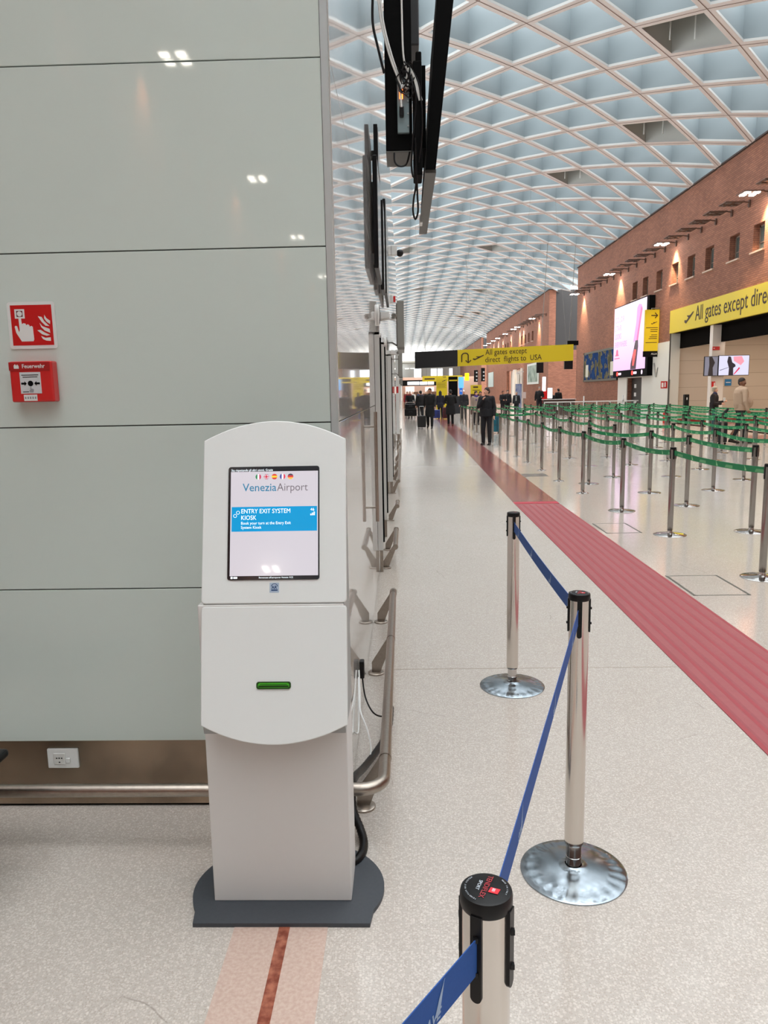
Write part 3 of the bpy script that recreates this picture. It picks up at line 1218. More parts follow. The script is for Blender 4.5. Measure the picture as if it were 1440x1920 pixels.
mb.wire([(0.014, 0, 0.03), (0.03, -.05, -.06), (0.07, -.1, -.12), (0.12, -.05, -.16), (0.15, .05, -.16)], 0.004, 8)
mb.build('lead', BLK, r, True)
mb = MB()
mb.wire([(0.006, -.06, 0.10), (0.012, -.12, 0.02), (0.02, -.25, -.02), (0.05, -.3, -.08), (0.07, -.35, -.15), (0.06, -.4, -.21)], 0.0035, 8)
mb.wire([(0.006, -.10, 0.08), (0.010, -.2, -0.02), (0.012, -.3, -.10), (0.0, -.4, -.05)], 0.0035, 8)
tag(mb.build('white_wire', WHITE), 'loose white wires dangling behind the kiosk at the side wall', 'cable')
bpy.data.objects['white_wire'].location = (XC, 3.5, 0.22)

# seat edge reaching in from the left
r = thing('bench', 'black bench whose seat corner just enters beside the plinth', 'bench', (-2.1, 2.2, 0))
mb = MB()
mb.bbox(-0.5, 0.735, -0.2, 0.195, 0.42, 0.45, 0.012)
mb.build('seat', BLK, r)
for x_ in (-0.4, 0.45):
    mb = MB()
    mb.box(x_, x_ + 0.04, -0.16, 0.10, 0, 0.42)
    mb.build('leg', GREYM, r)

# ------------------------------------------------------------------ kiosk
K = thing('ticket_kiosk', 'white self-service queue kiosk with a portrait screen and dark base plate', 'kiosk', (-0.40, 2.2, 0))
mb = MB()
pts = []
for k in range(0, 49):
    a = radians(-31 + (180 + 62) * k / 48)
    pts.append((0.0 + 0.315 * cos(a), 0.062 + 0.315 * sin(a) * 0.84 + 0.01))
pts = [(0.275, -0.105)] + pts[1:-1] + [(-0.275, -0.105)]
mb.prism(pts, 0, 0.014)
mb.build('base_plate', DGREY, K)
mb = MB()
mb.bbox(-0.232, 0.212, 0.0, 0.20, 0.014, 1.0, 0.003)
mb.build('pedestal', BODYW, K)
# housing behind the two face plates
mb = MB()
S = 0.214
prof = [(-0.075, .64), (0.003, 1.0), (0.128, 1.44), (0.15, 1.455), (0.22, 1.36), (0.20, 1.0), (0.20, 0.62), (-0.07, 0.62)]
n = len(prof)
mb.add([(-S, p[0], p[1]) for p in prof] + [(S, p[0], p[1]) for p in prof], [tuple(range(n)), tuple(range(2 * n - 1, n - 1, -1))] + [(i, n + i, n + (i + 1) % n, (i + 1) % n) for i in range(n)])
mb.build('housing', mat('kiosk_shell', (150, 152, 150), 0.45), K)


def plate(w, hb, ht, drop, rise, rad=0.012):
    """face plate outline: straight sides, optional arched bottom / top"""
    pts = []
    nn = 24
    if drop:
        for k in range(nn + 1):
            x = -w + 2 * w * k / nn
            pts.append((x, hb - drop * (1 - (x / w) ** 2)))
    else:
        for c, a0 in (((-w + rad, hb + rad), 180), ((w - rad, hb + rad), 270)):
            for k in range(5):
                a = radians(a0 + 90 * k / 4)
                pts.append((c[0] + rad * cos(a), c[1] + rad * sin(a)))
    if rise:
        for k in range(nn + 1):
            x = w - 2 * w * k / nn
            pts.append((x, ht + rise * (1 - (x / w) ** 2)))
    else:
        for c, a0 in (((w - rad, ht - rad), 0), ((-w + rad, ht - rad), 90)):
            for k in range(5):
                a = radians(a0 + 90 * k / 4)
                pts.append((c[0] + rad * cos(a), c[1] + rad * sin(a)))
    return pts


def soft_plate(name, pts, t, M_, m, parent):
    bm = bmesh.new()
    f = bm.faces.new([bm.verts.new((p[0], p[1], 0)) for p in pts])
    ex = bmesh.ops.extrude_face_region(bm, geom=[f])
    for e in ex['geom']:
        if isinstance(e, bmesh.types.BMVert):
            e.co.z = -t
    bmesh.ops.recalc_face_normals(bm, faces=bm.faces[:])
    eds = [e for e in bm.edges if all(abs(v.co.z) < 1e-6 for v in e.verts)]
    bmesh.ops.bevel(bm, geom=eds, offset=0.003, segments=2, profile=0.5, affect='EDGES')
    bm.verts.index_update()
    q = MB()
    q.M = M_
    q.add([v.co[:] for v in bm.verts], [[v.index for v in g.verts] for g in bm.faces])
    bm.free()
    return q.build(name, m, parent)


UP = frame((0, 0.0, 1.0), (1, 0, 0), (0, .14, .49))
LO = frame((0, -0.08, .65), (1, 0, 0), (0, .08, .35))
soft_plate('upper_face_plate', plate(0.2205, 0.004, 0.508, 0, 0.060), 0.02, UP, WHITE2, K)
lowp = soft_plate('lower_face_plate', plate(0.2205, 0.0, 0.355, 0.058, 0), 0.02, LO, WHITE2, K)
# screen with what it shows
SCRW = mat('screen_white', (104, 100, 106), 0.12, emis=(230, 224, 232), es=0.56, coat=0.4)
SCRB = mat('screen_blue', (0, 90, 130), 0.12, emis=(0, 156, 216), es=0.60, coat=0.4)
SCRT = mat('screen_teal_text', (44, 124, 160), 0.3, emis=(44, 124, 160), es=0.3)
SCRG = mat('screen_grey_text', (104, 96, 104), 0.3, emis=(104, 96, 104), es=0.3)
SCRL = mat('screen_light_text', (232, 244, 250), 0.3, emis=(232, 244, 250), es=0.6)
SCRK = mat('screen_black', (22, 20, 28), 0.15, coat=0.5)
mb = MB()
mb.M = UP
mb.prism(rrect(-0.1415, 0.1395, 0.0745, 0.4235, 0.008), -0.002, 0.0025)
scr = mb.build('screen', SCRK, K)
mb = MB()
mb.M = UP
mb.prism([(-0.134, 0.087), (0.1355, 0.087), (0.1355, 0.408), (-0.134, 0.408)], 0.0025, 0.0029)
mb.build('lit_display', SCRW, scr)
mb = MB()
mb.M = UP
mb.prism([(-0.130, 0.2225), (0.1325, 0.2225), (0.1325, 0.2985), (-0.130, 0.2985)], 0.0029, 0.0032)
mb.build('blue_banner', SCRB, scr)
UPT = lambda x, y, z=0.0033: UP @ Matrix.Translation((x, y, z))
E_ = 0.0001
text('lettering', 'Venezia', 0.0345, SCRT, scr, UPT(-0.097, 0.347), xs=0.97, ext=E_, bold=0.0002)
text('lettering', 'Airport', 0.0345, SCRG, scr, UPT(0.009, 0.347), xs=0.90, ext=E_, bold=-0.0002)
text('lettering', 'ENTRY EXIT SYSTEM', 0.0195, SCRL, scr, UPT(-0.1015, 0.2785), xs=0.86, ext=E_)
text('lettering', 'KIOSK', 0.0195, SCRL, scr, UPT(-0.1015, 0.2585), xs=0.86, ext=E_)
text('lettering', 'Book your turn at the Entry Exit', 0.0125, SCRL, scr, UPT(-0.1015, 0.244), xs=0.93, ext=E_)
text('lettering', 'System Kiosk', 0.0125, SCRL, scr, UPT(-0.1015, 0.231), xs=0.93, ext=E_)
text('lettering', '46', 0.0125, SCRL, scr, UPT(0.112, 0.284), ext=E_)
text('lettering', 'Sta rispettando gli altri utenti, Grazie', 0.0098, SCRL, scr, UPT(-0.133, 0.4095, .0028), xs=0.88, ext=E_)
text('lettering', 'Benvenuto all\'aeroporto Venezia VCE', 0.0068, SCRL, scr, UPT(-0.045, 0.0795, .0028), ext=E_)
mb = MB()
mb.M = UP
mb.prism(rrect(-0.131, -0.1245, 0.0785, 0.085, 0.001), 0.0026, 0.003)
mb.prism(rrect(-0.1225, -0.1105, 0.079, 0.0845, 0.001), 0.0026, 0.0028)
mb.build('corner_icons', SCRL, scr)
mb = MB()
mb.M = UP
for cx, cy, rr in ((-0.1195, 0.271, .0055), (-0.1105, 0.281, .0055)):
    ring = []
    for k in range(16):
        a, b_ = 2 * pi * k / 16, 2 * pi * (k + 1) / 16
        mb.prism([(cx + (rr - .0012) * cos(a), cy + (rr - .0012) * sin(a)), (cx + rr * cos(a), cy + rr * sin(a)), (cx + rr * cos(b_), cy + rr * sin(b_)), (cx + (rr - .0012) * cos(b_), cy + (rr - .0012) * sin(b_))], 0.0032, 0.0035)
for k in range(3):
    mb.prism([(0.112 + k * .005, 0.270), (0.1155 + k * .005, 0.270), (0.1155 + k * .005, 0.275 + k * .003), (0.112 + k * .005, 0.275 + k * .003)], 0.0032, 0.0035)
mb.build('banner_icons', SCRL, scr)


def flag(cx, cols, vertical=True, label=None, cross=False):
    q = MB()
    q.M = UP
    R_ = 0.0088
    cy = 0.3915
    mats_ = []
    for n2, c in enumerate(cols):
        q.mat = n2
        mats_.append(mat('flag_%d_%d_%d' % c, c, 0.3, emis=c, es=0.35))
        t0, t1 = -R_ + 2 * R_ * n2 / len(cols), -R_ + 2 * R_ * (n2 + 1) / len(cols)
        N = 6
        for k in range(N):
            a, b2 = t0 + (t1 - t0) * k / N, t0 + (t1 - t0) * (k + 1) / N
            ha, hb = sqrt(max(R_ * R_ - a * a, 0)), sqrt(max(R_ * R_ - b2 * b2, 0))
            if vertical:
                q.add([(cx + a, cy - ha, .0031), (cx + b2, cy - hb, .0031), (cx + b2, cy + hb, .0031), (cx + a, cy + ha, .0031)], [(0, 1, 2, 3)])
            else:
                q.add([(cx - ha, cy - a, .0031), (cx - hb, cy - b2, .0031), (cx + hb, cy - b2, .0031), (cx + ha, cy - a, .0031)], [(0, 1, 2, 3)])
    if cross:
        wm = mat('flag_230_226_232', (230, 226, 232), 0.3, emis=(230, 226, 232), es=0.35)
        rm = mat('flag_200_40_70', (200, 40, 70), 0.3, emis=(200, 40, 70), es=0.35)
        mats_ += [wm, rm]
        for mi_, w_, zz in ((1, 0.0024, .0032), (2, 0.0012, .0033)):
            q.mat = mi_
            for a in (0, 90, 45, 135):
                if mi_ == 2 and a in (45, 135):
                    w2 = w_ * 0.5
                else:
                    w2 = w_ * (1 if a in (0, 90) else 0.7)
                c_, s_ = cos(radians(a)), sin(radians(a))
                L_ = R_ * 0.97
                q.add([(cx - c_ * L_ + s_ * w2, cy - s_ * L_ - c_ * w2, zz), (cx + c_ * L_ + s_ * w2, cy + s_ * L_ - c_ * w2, zz), (cx + c_ * L_ - s_ * w2, cy + s_ * L_ + c_ * w2, zz), (cx - c_ * L_ - s_ * w2, cy - s_ * L_ + c_ * w2, zz)], [(0, 1, 2, 3)])
    q.build('flag_icon', mats_, scr, label=label)


flag(-0.0490, [(40, 130, 80), (232, 228, 234), (196, 50, 90)], label='green white and red round flag')
flag(-0.0240, [(60, 60, 120)], cross=True, label='blue round flag with red and white cross')
flag(0.0010, [(206, 60, 50), (240, 200, 60), (206, 60, 50)], False, label='red and yellow round flag')
flag(0.0260, [(50, 70, 150), (232, 228, 234), (206, 50, 80)], label='blue white and red round flag')
flag(0.0505, [(70, 60, 74), (206, 60, 60), (240, 180, 70)], False, label='black red and gold round flag')
# maker badge
mb = MB()
mb.M = UP
mb.prism(rrect(-0.012, 0.0165, 0.036, 0.0655, 0.001), -0.002, 0.0008)
bd = mb.build('badge', mat('badge_pale', (176, 196, 216), 0.3, 0.3), K)
NAVY = mat('badge_navy', (26, 62, 112), 0.35)
mb = MB()
mb.M = UP
mb.prism([(-0.007, .0415), (0.0125, .0415), (0.0125, .0455), (-0.007, .0455)], 0.0008, 0.0012)
for k in range(14):
    a, b_ = pi * k / 14, pi * (k + 1) / 14
    mb.prism([(0.0027 + .0082 * cos(a), .0545 + .0075 * sin(a)), (0.0027 + .0104 * cos(a), .0545 + .0092 * sin(a)), (0.0027 + .0104 * cos(b_), .0545 + .0092 * sin(b_)), (0.0027 + .0082 * cos(b_), .0545 + .0075 * sin(b_))], 0.0008, 0.0012)
mb.build('badge_mark', NAVY, bd)
text('lettering', 'AR', 0.013, NAVY, bd, UPT(-0.0062, 0.0475, .0009), ext=E_, bold=0.0004)
# ticket slot
mb = MB()
mb.M = LO
mb.prism(rrect(-0.0520, 0.0520, 0.1075, 0.1295, 0.007), 0.0, 0.003)
tk = mb.build('ticket_slot', mat('slot_dark', (30, 70, 20), 0.3), K)
mb = MB()
mb.M = LO
mb.prism(rrect(-0.0470, 0.0470, 0.1115, 0.1255, 0.006), 0.003, 0.0036)
mb.build('green_light', mat('slot_green', (60, 150, 30), 0.3, emis=(50, 140, 24), es=0.35), tk)
mb = MB()
mb.M = LO
mb.prism([(-0.041, .1205), (0.041, .1205), (0.041, .1225), (-0.041, .1225)], 0.0036, 0.0042)
mb.prism([(-0.045, .113), (0.045, .113), (0.045, .1185), (-0.045, .1185)], 0.0036, 0.0042)
mb.mat = 0
mb.build('mouth', mat('slot_darker', (14, 50, 8), 0.3), tk)

# ------------------------------------------------------------------ belt posts


def base_profile(R, dome=0.012):
    return [(R, 0), (R, 0.004), (R - 0.006, 0.007), (R * 0.72, 0.010 + dome * 0.2), (R * 0.66, 0.010 + dome * .45), (R * 0.25, 0.012 + dome), (0.032, 0.012 + dome), (0.030, 0.014 + dome)]


def ribbon(a, b, z, w, sag, t=0.0014, n=14, uoff=0.0):
    """vertical tape from a to b (local xy), top edge at z"""
    q = MB()
    A, B_ = Vector((a[0], a[1], 0)), Vector((b[0], b[1], 0))
    L = (B_ - A).length
    d = (B_ - A).normalized()
    nrm = Vector((-d.y, d.x, 0)) * t / 2
    vs, fs, uv = [], [], []
    for k in range(n + 1):
        u = k / n
        p = A + d * L * u
        zz = z - sag * 4 * u * (1 - u)
        for s, zo, v in ((1, 0, 1), (-1, 0, 1), (-1, -w, 0), (1, -w, 0)):
            vs.append((p.x + nrm.x * s, p.y + nrm.y * s, zz + zo))
            uv.append((uoff + L * u, v))
    for k in range(n):
        for c in range(4):
            c2 = (c + 1) % 4
            fs.append((k * 4 + c, k * 4 + c2, (k + 1) * 4 + c2, (k + 1) * 4 + c))
    fs += [(3, 2, 1, 0), (n * 4, n * 4 + 1, n * 4 + 2, n * 4 + 3)]
    q.add(vs, fs)
    q.uv = {i: x for i, x in enumerate(uv)}
    return q


def clip_mesh(q, ang, R, z0, z1, w=0.0155):
    """black belt clip standing on the pole at azimuth ang"""
    c, s = cos(ang), sin(ang)
    h = w / 2
    out = []
    for rr in (R - 0.004, R + 0.0035):
        for t in (-h, h):
            for z in (z0 + h, z1):
                out.append((c * rr - s * t, s * rr + c * t, z))
    q.add(out, [(0, 1, 3, 2), (4, 6, 7, 5), (0, 4, 5, 1), (2, 3, 7, 6), (1, 5, 7, 3), (0, 2, 6, 4)])
    # rounded lower end
    pts = [(-h, 0)] + [(h * sin(a), -h * cos(a)) for a in [radians(x) for x in range(-75, 76, 25)]] + [(h, 0)]
    vs = []
    for rr in (R - 0.004, R + 0.0035):
        for t, dz in pts:
            vs.append((c * rr - s * t, s * rr + c * t, z0 + h + dz))
    m_ = len(pts)
    q.add(vs, [tuple(range(m_)), tuple(range(2 * m_ - 1, m_ - 1, -1))] + [(i, i + m_, i + 1 + m_, i + 1) for i in range(m_ - 1)])
    q.box(c * (R + .004) - 0.003, c * (R + .004) + 0.003, s * (R + .004) - 0.003, s * (R + .004) + 0.003, z1 - 0.035, z1 - 0.028)
    q.box(c * (R + .004) - 0.003, c * (R + .004) + 0.003, s * (R + .004) - 0.003, s * (R + .004) + 0.003, z1 - 0.085, z1 - 0.078)


def blue_post(x, y, azi, label, lettered):
    r = thing('belt_post', label, 'belt post', (x, y, 0), 0, 'chrome posts with blue belts')
    q = MB()
    R = 0.178
    # domed plate with a wavy pressed rim
    n = 96
    rings = [(R, 0), (R, 0.004), (R - .005, 0.007), (R * .83, 0.0105), (R * .68, 0.0135), (R * .64, 0.0165), (R * .30, 0.022), (0.031, 0.027), (0.028, 0.030)]
    vs, fs = [], []
    for i, (rr, z) in enumerate(rings):
        for k_ in range(n):
            a = 2 * pi * k_ / n
            zz = z + (0.0018 * sin(a * 22 + sin(a * 3)) if i == 3 else 0) + (0.0004 * sin(a * 22 + 1) if i == 2 else 0)
            vs.append((rr * cos(a), rr * sin(a), zz))
    for i in range(len(rings) - 1):
        for k_ in range(n):
            k2 = (k_ + 1) % n
            fs.append((i * n + k_, i * n + k2, (i + 1) * n + k2, (i + 1) * n + k_))
    fs.append(tuple(range(n - 1, -1, -1)))
    q.add(vs, fs)
    q.build('base_plate', mat('blue_chrome', (150, 160, 168), 0.19, 1.0), r, True)
    q = MB()
    q.lathe([(0.0255, 0.026), (0.0255, 0.055), (0.0262, 0.056), (0.0262, 0.060), (0.0250, 0.061), (0.0250, 0.135)], 32)
    q.build('collar', CHROME, r, True)
    q = MB()
    q.lathe([(0.029, 0.105), (0.0315, 0.110), (0.0320, 0.12), (0.0320, 0.968)], 40)
    q.build('pole', POLE, r, True)
    q = MB()
    q.lathe([(0.0335, 0.958), (0.0348, 0.962), (0.0348, 0.974), (0.0335, 0.979), (0.0300, 0.9805), (0.0005, 0.9805)], 40)
    cp = q.build('cap', BLK, r, True)
    for k_ in range(4):
        q = MB()
        clip_mesh(q, azi + k_ * pi / 2, 0.0325, 0.838 if k_ == 0 else 0.85, 0.962)
        q.build('belt_clip', BLK, r)
    if lettered:
        M0 = Matrix.Translation((0, 0, 0.9812)) @ Matrix.Rotation(radians(-113), 4, 'Z')
        text('lettering', 'TENDIFLEX', 0.0098, mat('cap_red', (160, 52, 60), 0.5), cp, M0 @ Matrix.Translation((-0.0255, -0.004, 0)), xs=0.95, ext=E_, bold=0.0001)
        text('lettering', 'SPORT', 0.0068, mat('cap_pale', (196, 204, 214), 0.5), cp, M0 @ Matrix.Translation((-0.012, -0.0125, 0)), ext=E_)
        for s_, rad0, a0, rev in (('MADE IN ITALY', 0.0265, 0, False), ('TENDIFLEX BELT SYSTEM', 0.0265, 180, True)):
            q = None
            for i_, ch in enumerate(s_):
                if ch == ' ':
                    continue
                a = radians(a0 + 24 - (i_ - len(s_) / 2) * 5.2)
                Mc = M0 @ Matrix.Rotation(a, 4, 'Z') @ Matrix.Translation((0, rad0, 0))
                text('lettering', ch, 0.0030, mat('cap_pale', (196, 204, 214), 0.5), cp, Mc, ext=E_)
        q = MB()
        q.M = M0
        q.prism([(-.003, .0055), (.0075, .0045), (.0075, .0175), (-.003, .0185)], 0, 0.0003)
        q.build('red_mark', mat('cap_bright_red', (222, 44, 56), 0.5), cp)
        q = MB()
        q.M = M0
        for k_ in range(3):
            q.prism([(-.0015 + k_ * .0022, .0085), (-.0002 + k_ * .0022, .0085), (-.0002 + k_ * .0022, .0125), (-.0015 + k_ * .0022, .0125)], 0.0003, 0.0005)
        q.build('mark_letters', mat('cap_pale', (196, 204, 214), 0.5), cp)
    else:
        q = MB()
        q.prism([(.004, -.004), (.014, -.004), (.014, .006), (.004, .006)], .9806, .981)
        q.build('red_mark', mat('cap_red2', (170, 60, 70), 0.5), cp)
    return r


def blue_belt(r, a, b, sag, prints, face):
    """belt from local a to b with a swoosh-and-letters print at the given distances"""
    q = ribbon(a, b, 0.932, 0.052, sag, n=24)
    bo = q.build('belt', BTAPE, r)
    A, B_ = Vector((a[0], a[1], 0)), Vector((b[0], b[1], 0))
    L = (B_ - A).length
    d = (B_ - A).normalized()
    nr = Vector((-d.y, d.x, 0)) * face
    for dist in prints:
        u = dist / L
        z = 0.932 - 0.026 - sag * 4 * u * (1 - u)
        p = A + d * dist + nr * 0.0012
        x_ = Vector((0, 0, 1)).cross(nr / 1.0).normalized()
        M_ = frame((p.x, p.y, z), x_, (0, 0, 1))
        q = MB()
        q.M = M_
        tri_prism(q, [(-.007, -.016), (.004, -.016), (.014, .020), (.016, .024), (.004, .006)], 0, 0.0002)
        q.build('swoosh_print', BPRINT, bo)
        text('print_letters', 'SAVE', 0.0185, BPRINT, bo, M_ @ Matrix.Translation((-.036, -.021, 0)), ext=0.0001, shear=0.3, bold=0.0003)


P1, P2, P3_, P4 = (0.585, 4.02), (0.558, 2.37), (0.100, 0.905), (-0.74, -0.28)
az = lambda p, q: atan2(q[1] - p[1], q[0] - p[0])
b1 = blue_post(P1[0], P1[1], az(P1, P2) - 0.0, 'chrome blue-belt post standing farthest off, its plate near the floor joint', False)
b2 = blue_post(P2[0], P2[1], radians(-100), 'middle chrome blue-belt post with its whole round plate showing', True)
b3 = blue_post(P3_[0], P3_[1], radians(-118), 'closest chrome blue-belt post with a printed black cap, base out of sight', True)
b4 = blue_post(P4[0], P4[1], az(P4, P3_), 'chrome post that anchors the blue belt from the closest post', False)


def unit(p, q, s):
    L = hypot(q[0] - p[0], q[1] - p[1])
    return ((q[0] - p[0]) / L * s, (q[1] - p[1]) / L * s)


def dl(p, q):
    L = hypot(q[0] - p[0], q[1] - p[1])
    return (q[0] - p[0] - (q[0] - p[0]) / L * 0.03, q[1] - p[1] - (q[1] - p[1]) / L * 0.03)


blue_belt(b1, unit(P1, P2, .03), dl(P1, P2), 0.010, (0.18, 0.62, 1.1, 1.5), -1)
blue_belt(b2, unit(P2, P3_, .03), dl(P2, P3_), 0.006, (0.20, 0.68, 1.2), 1)
blue_belt(b3, (-0.013, -0.028), dl(P3_, P4), 0.0, (0.098, 0.7, 1.2), 1)

# green queue maze
gp = thing('belt_post', 'x', 'belt post')
mb = MB()
mb.lathe([(0.178, 0), (0.178, 0.005), (0.172, 0.008), (0.05, 0.020), (0.031, 0.024), (0.027, 0.05), (0.027, 0.06)], 32)
gb = mb.build('base_plate', CHROME, gp, True)
mb = MB()
mb.lathe([(0.027, 0.05), (0.0305, 0.06), (0.0305, 0.968)], 20)
mb.build('pole', mat('dark_reflection_steel', (150, 146, 142), 0.22, 1.0), gp, True)  # steel colour darkened to stand for the darker reflections on these poles
mb = MB()
mb.lathe([(0.033, 0.955), (0.0345, 0.96), (0.0345, 0.974), (0.031, 0.98), (0.0005, 0.98)], 20)
for k_ in range(4):
    clip_mesh(mb, radians(-95 + 90 * k_), 0.0315, 0.85, 0.962, 0.018)
mb.build('head', BLK, gp, True)
mb = MB()
mb.lathe([(0.098, 0), (0.098, 0.005), (0.092, 0.008), (0.05, 0.018), (0.031, 0.022), (0.027, 0.05), (0.027, 0.06)], 28)
small_base = mb.build('tmp_small', CHROME, None, True)
small_mesh = small_base.data
bpy.data.objects.remove(small_base)

row1 = [(3.06, 6.39), (2.96, 8.37), (2.92, 10.11), (2.82, 11.92), (2.79, 13.6), (2.82, 15.49), (2.83, 17.29), (2.82, 18.9), (2.83, 20.64), (2.82, 22.28), (2.84, 24.19),
        (2.85, 26.1), (2.86, 27.9), (2.87, 29.7), (2.88, 31.5), (2.89, 33.2), (2.9, 35.0), (2.9, 36.8), (2.9, 38.4)]
row2 = [(3.91, 8.49), (3.92, 10.49), (3.85, 11.86), (3.21, 13.14), (3.9, 14.1), (3.95, 16.2), (3.98, 18.21), (3.94, 20.03), (3.98, 21.9), (4.06, 23.38), (4.0, 25.4), (4.0, 27.3), (4.02, 29.2), (4.0, 31.1), (4.0, 33.0), (4.0, 34.9), (4.0, 36.8), (4.0, 38.5)]
rows = [row1, row2]
rng = random.Random(3)
for k_, (x0, y0, dy) in enumerate(((4.93, 9.9, 2.12), (5.95, 11.4, 1.88), (6.93, 13.3, 1.9), (7.9, 15.3, 1.9), (8.9, 18.2, 1.95), (9.9, 20.6, 2.05), (10.85, 23.0, 2.1))):
    rr = []
    y = y0
    while y < 39:
        if k_ == 6 and 24.6 < y < 29.5:
            y += dy
            continue
        rr.append((x0 + rng.uniform(-.07, .07), y + rng.uniform(-.12, .12)))
        y += dy
    rows.append(rr)
GAP = {(1, 3), (2, 6), (3, 9), (4, 5), (5, 11)}
names_r = ['row beside the red strip', 'second row from the red strip', 'third row from the red strip', 'fourth row from the red strip', 'fifth row from the red strip', 'sixth row from the red strip', 'seventh row from the red strip', 'eighth row from the red strip', 'ninth row from the red strip']
first = True
proto_kids = KIDS(gp)
for ri, rr in enumerate(rows):
    for pi_, (x, y) in enumerate(rr):
        if first:
            o = gp
            kids = proto_kids
            first = False
        else:
            o = gp.copy()
            COL.objects.link(o)
            kids = []
            for ch in proto_kids:
                c = ch.copy()
                COL.objects.link(c)
                c.parent = o
                kids.append(c)
        o.location = (x, y, 0)
        o['label'] = 'chrome green-belt post, %s from the near end of the %s' % (ORD[pi_], names_r[ri])
        o['group'] = 'chrome posts with green belts'
        if ri == 0 and pi_ >= 3:
            for c in kids:
                if c.name.startswith('base_plate'):
                    c.data = small_mesh
        if pi_ + 1 < len(rr) and (ri, pi_) not in GAP:
            nx_, ny_ = rr[pi_ + 1]
            dx, dy = nx_ - x, ny_ - y
            q = ribbon(unit((0, 0), (dx, dy), .032), dl((0, 0), (dx, dy)), 0.948, 0.055, rng.uniform(0.015, 0.055), uoff=rng.uniform(0, 1), n=10)
            q.build('belt', GTAPE, o)
        if ri % 2 == 0 and pi_ == 0 and ri + 1 < len(rows) and ri > 0:
            nx_, ny_ = rows[ri + 1][0]
            dx, dy = nx_ - x, ny_ - y
            ribbon(unit((0, 0), (dx, dy), .032), dl((0, 0), (dx, dy)), 0.948, 0.055, 0.05, n=10).build('belt', GTAPE, o)
        if ri < len(rows) - 1 and (ri, pi_) in ((0, 10), (0, 17), (1, 12), (2, 10), (3, 9), (4, 9), (5, 8)):
            nx_, ny_ = min(rows[ri + 1], key=lambda p: abs(p[1] - y))
            dx, dy = nx_ - x, ny_ - y
            ribbon(unit((0, 0), (dx, dy), .032), dl((0, 0), (dx, dy)), 0.948, 0.055, 0.05, n=10).build('belt', GTAPE, o)
for (x, y), a_ in ((row1[0], .2), (row1[1], .2)):
    o = min([q for q in COL.objects if q.parent is None and q.name.startswith('belt_post')], key=lambda q: (q.location.x - x) ** 2 + (q.location.y - y) ** 2)
    q = MB()
    q.add([(.05, -.02, .0215), (.13, -.07, .0135), (.155, .02, .0115), (.05, .04, .0215)], [(0, 1, 2, 3)])
    q.build('yellow_sticker', YEL, o)
# belt that leaves the first post towards the viewer's right
q = ribbon((0.03, -0.01), (1.0, -0.9), 0.948, 0.055, 0.04)
q.build('belt', GTAPE, gp)

# white barrier fence behind the maze
r = thing('barrier_fence', 'low white metal fence behind the queue maze', 'fence', (7.4, 40.2, 0))
mb = MB()
mb.box(0, 4.9, -0.03, 0.03, 0.97, 1.02).box(0, 4.9, -0.02, 0.02, 0.12, 0.16)
mb.build('rail', WHITE, r)
for k_ in range(8):
    mb = MB()
    mb.box(0.68 * k_, 0.68 * k_ + 0.05, -0.03, 0.03, 0, 1.0 + (0.28 if k_ in (3, 6) else 0))
    mb.build('post', WHITE, r)
mb = MB()
for k_ in range(60):
    mb.box(0.08 * k_ + 0.05, 0.08 * k_ + 0.062, -0.006, 0.006, 0.14, 0.98)
mb.build('infill_bars', mat('fence_grey', (150, 160, 158), 0.5), r)

# ------------------------------------------------------------------ signs


def arrow_pts(kind):
    if kind == 'plane':
        return [(-.62, -.20), (-.40, -.28), (-.10, -.14), (.02, -.10), (.55, .17), (.62, .25), (.50, .24), (.20, .12), (.05, .10), (-.22, .12), (-.30, .10), (-.08, .0), (-.18, -.06), (-.38, -.13), (-.52, -.08), (-.60, -.10)]


def plane_mark(M_, size, parent, m=INK):
    q = MB()
    q.M = M_ @ Matrix.Diagonal((size, size, 1, 1))
    tri_prism(q, arrow_pts('plane'), 0, 0.004)
    return q.build('plane_pictogram', m, parent)


# banner spanning the hall
G = thing('overhead_sign', 'long yellow and black overhead sign about gates except direct flights to USA', 'sign', (0, 40, 0))
mb = MB()
xa, xb, xc = 0.655, 2.865, 8.83


def zb(x):
    return 2.865 + (x - xa) / (xc - xa) * 0.245


def zt(x):
    return 3.70 + (x - xa) / (xc - xa) * 0.235


def slab(q, x0, x1, y0, y1, inset=0.0):
    q.add([(x0, y0, zb(x0) + inset), (x1, y0, zb(x1) + inset), (x1, y1, zb(x1) + inset), (x0, y1, zb(x0) + inset), (x0, y0, zt(x0) - inset), (x1, y0, zt(x1) - inset), (x1, y1, zt(x1) - inset), (x0, y1, zt(x0) - inset)],
          [(0, 3, 2, 1), (4, 5, 6, 7), (0, 1, 5, 4), (1, 2, 6, 5), (2, 3, 7, 6), (3, 0, 4, 7)])


slab(mb, xa, xb - 0.005, 0, 0.22)
mb.build('black_display', mat('matte_black_sign', (12, 12, 15), 0.6), G, label='blank black display part')
mb = MB()
slab(mb, xb + 0.005, xc, 0, 0.22)
yl = mb.build('yellow_panel', YEL, G, label='yellow lettered part')
SL = (zt(xc) - zt(xa)) / (xc - xa)
GM = lambda x, dz: frame((x, -0.006, zb(x) + dz), (1, 0, SL), (0, 0, 1))
text('lettering', 'All gates except', 0.40, INK, yl, GM(4.30, 0.50), xs=0.83, ext=0.003)
text('lettering', 'direct  flights to  USA', 0.40, INK, yl, GM(4.28, 0.13), xs=0.83, ext=0.003)
plane_mark(GM(3.95, 0.40), 0.48, yl)
mb = MB()
mb.M = GM(3.28, 0.40)
w = 0.035
pth = [(-.20, -.20), (-.20, .12)] + [(-.03 + -.17 * cos(radians(a)), .12 + .13 * sin(radians(a))) for a in range(15, 180, 15)] + [(.14, .12), (.14, -.22)]
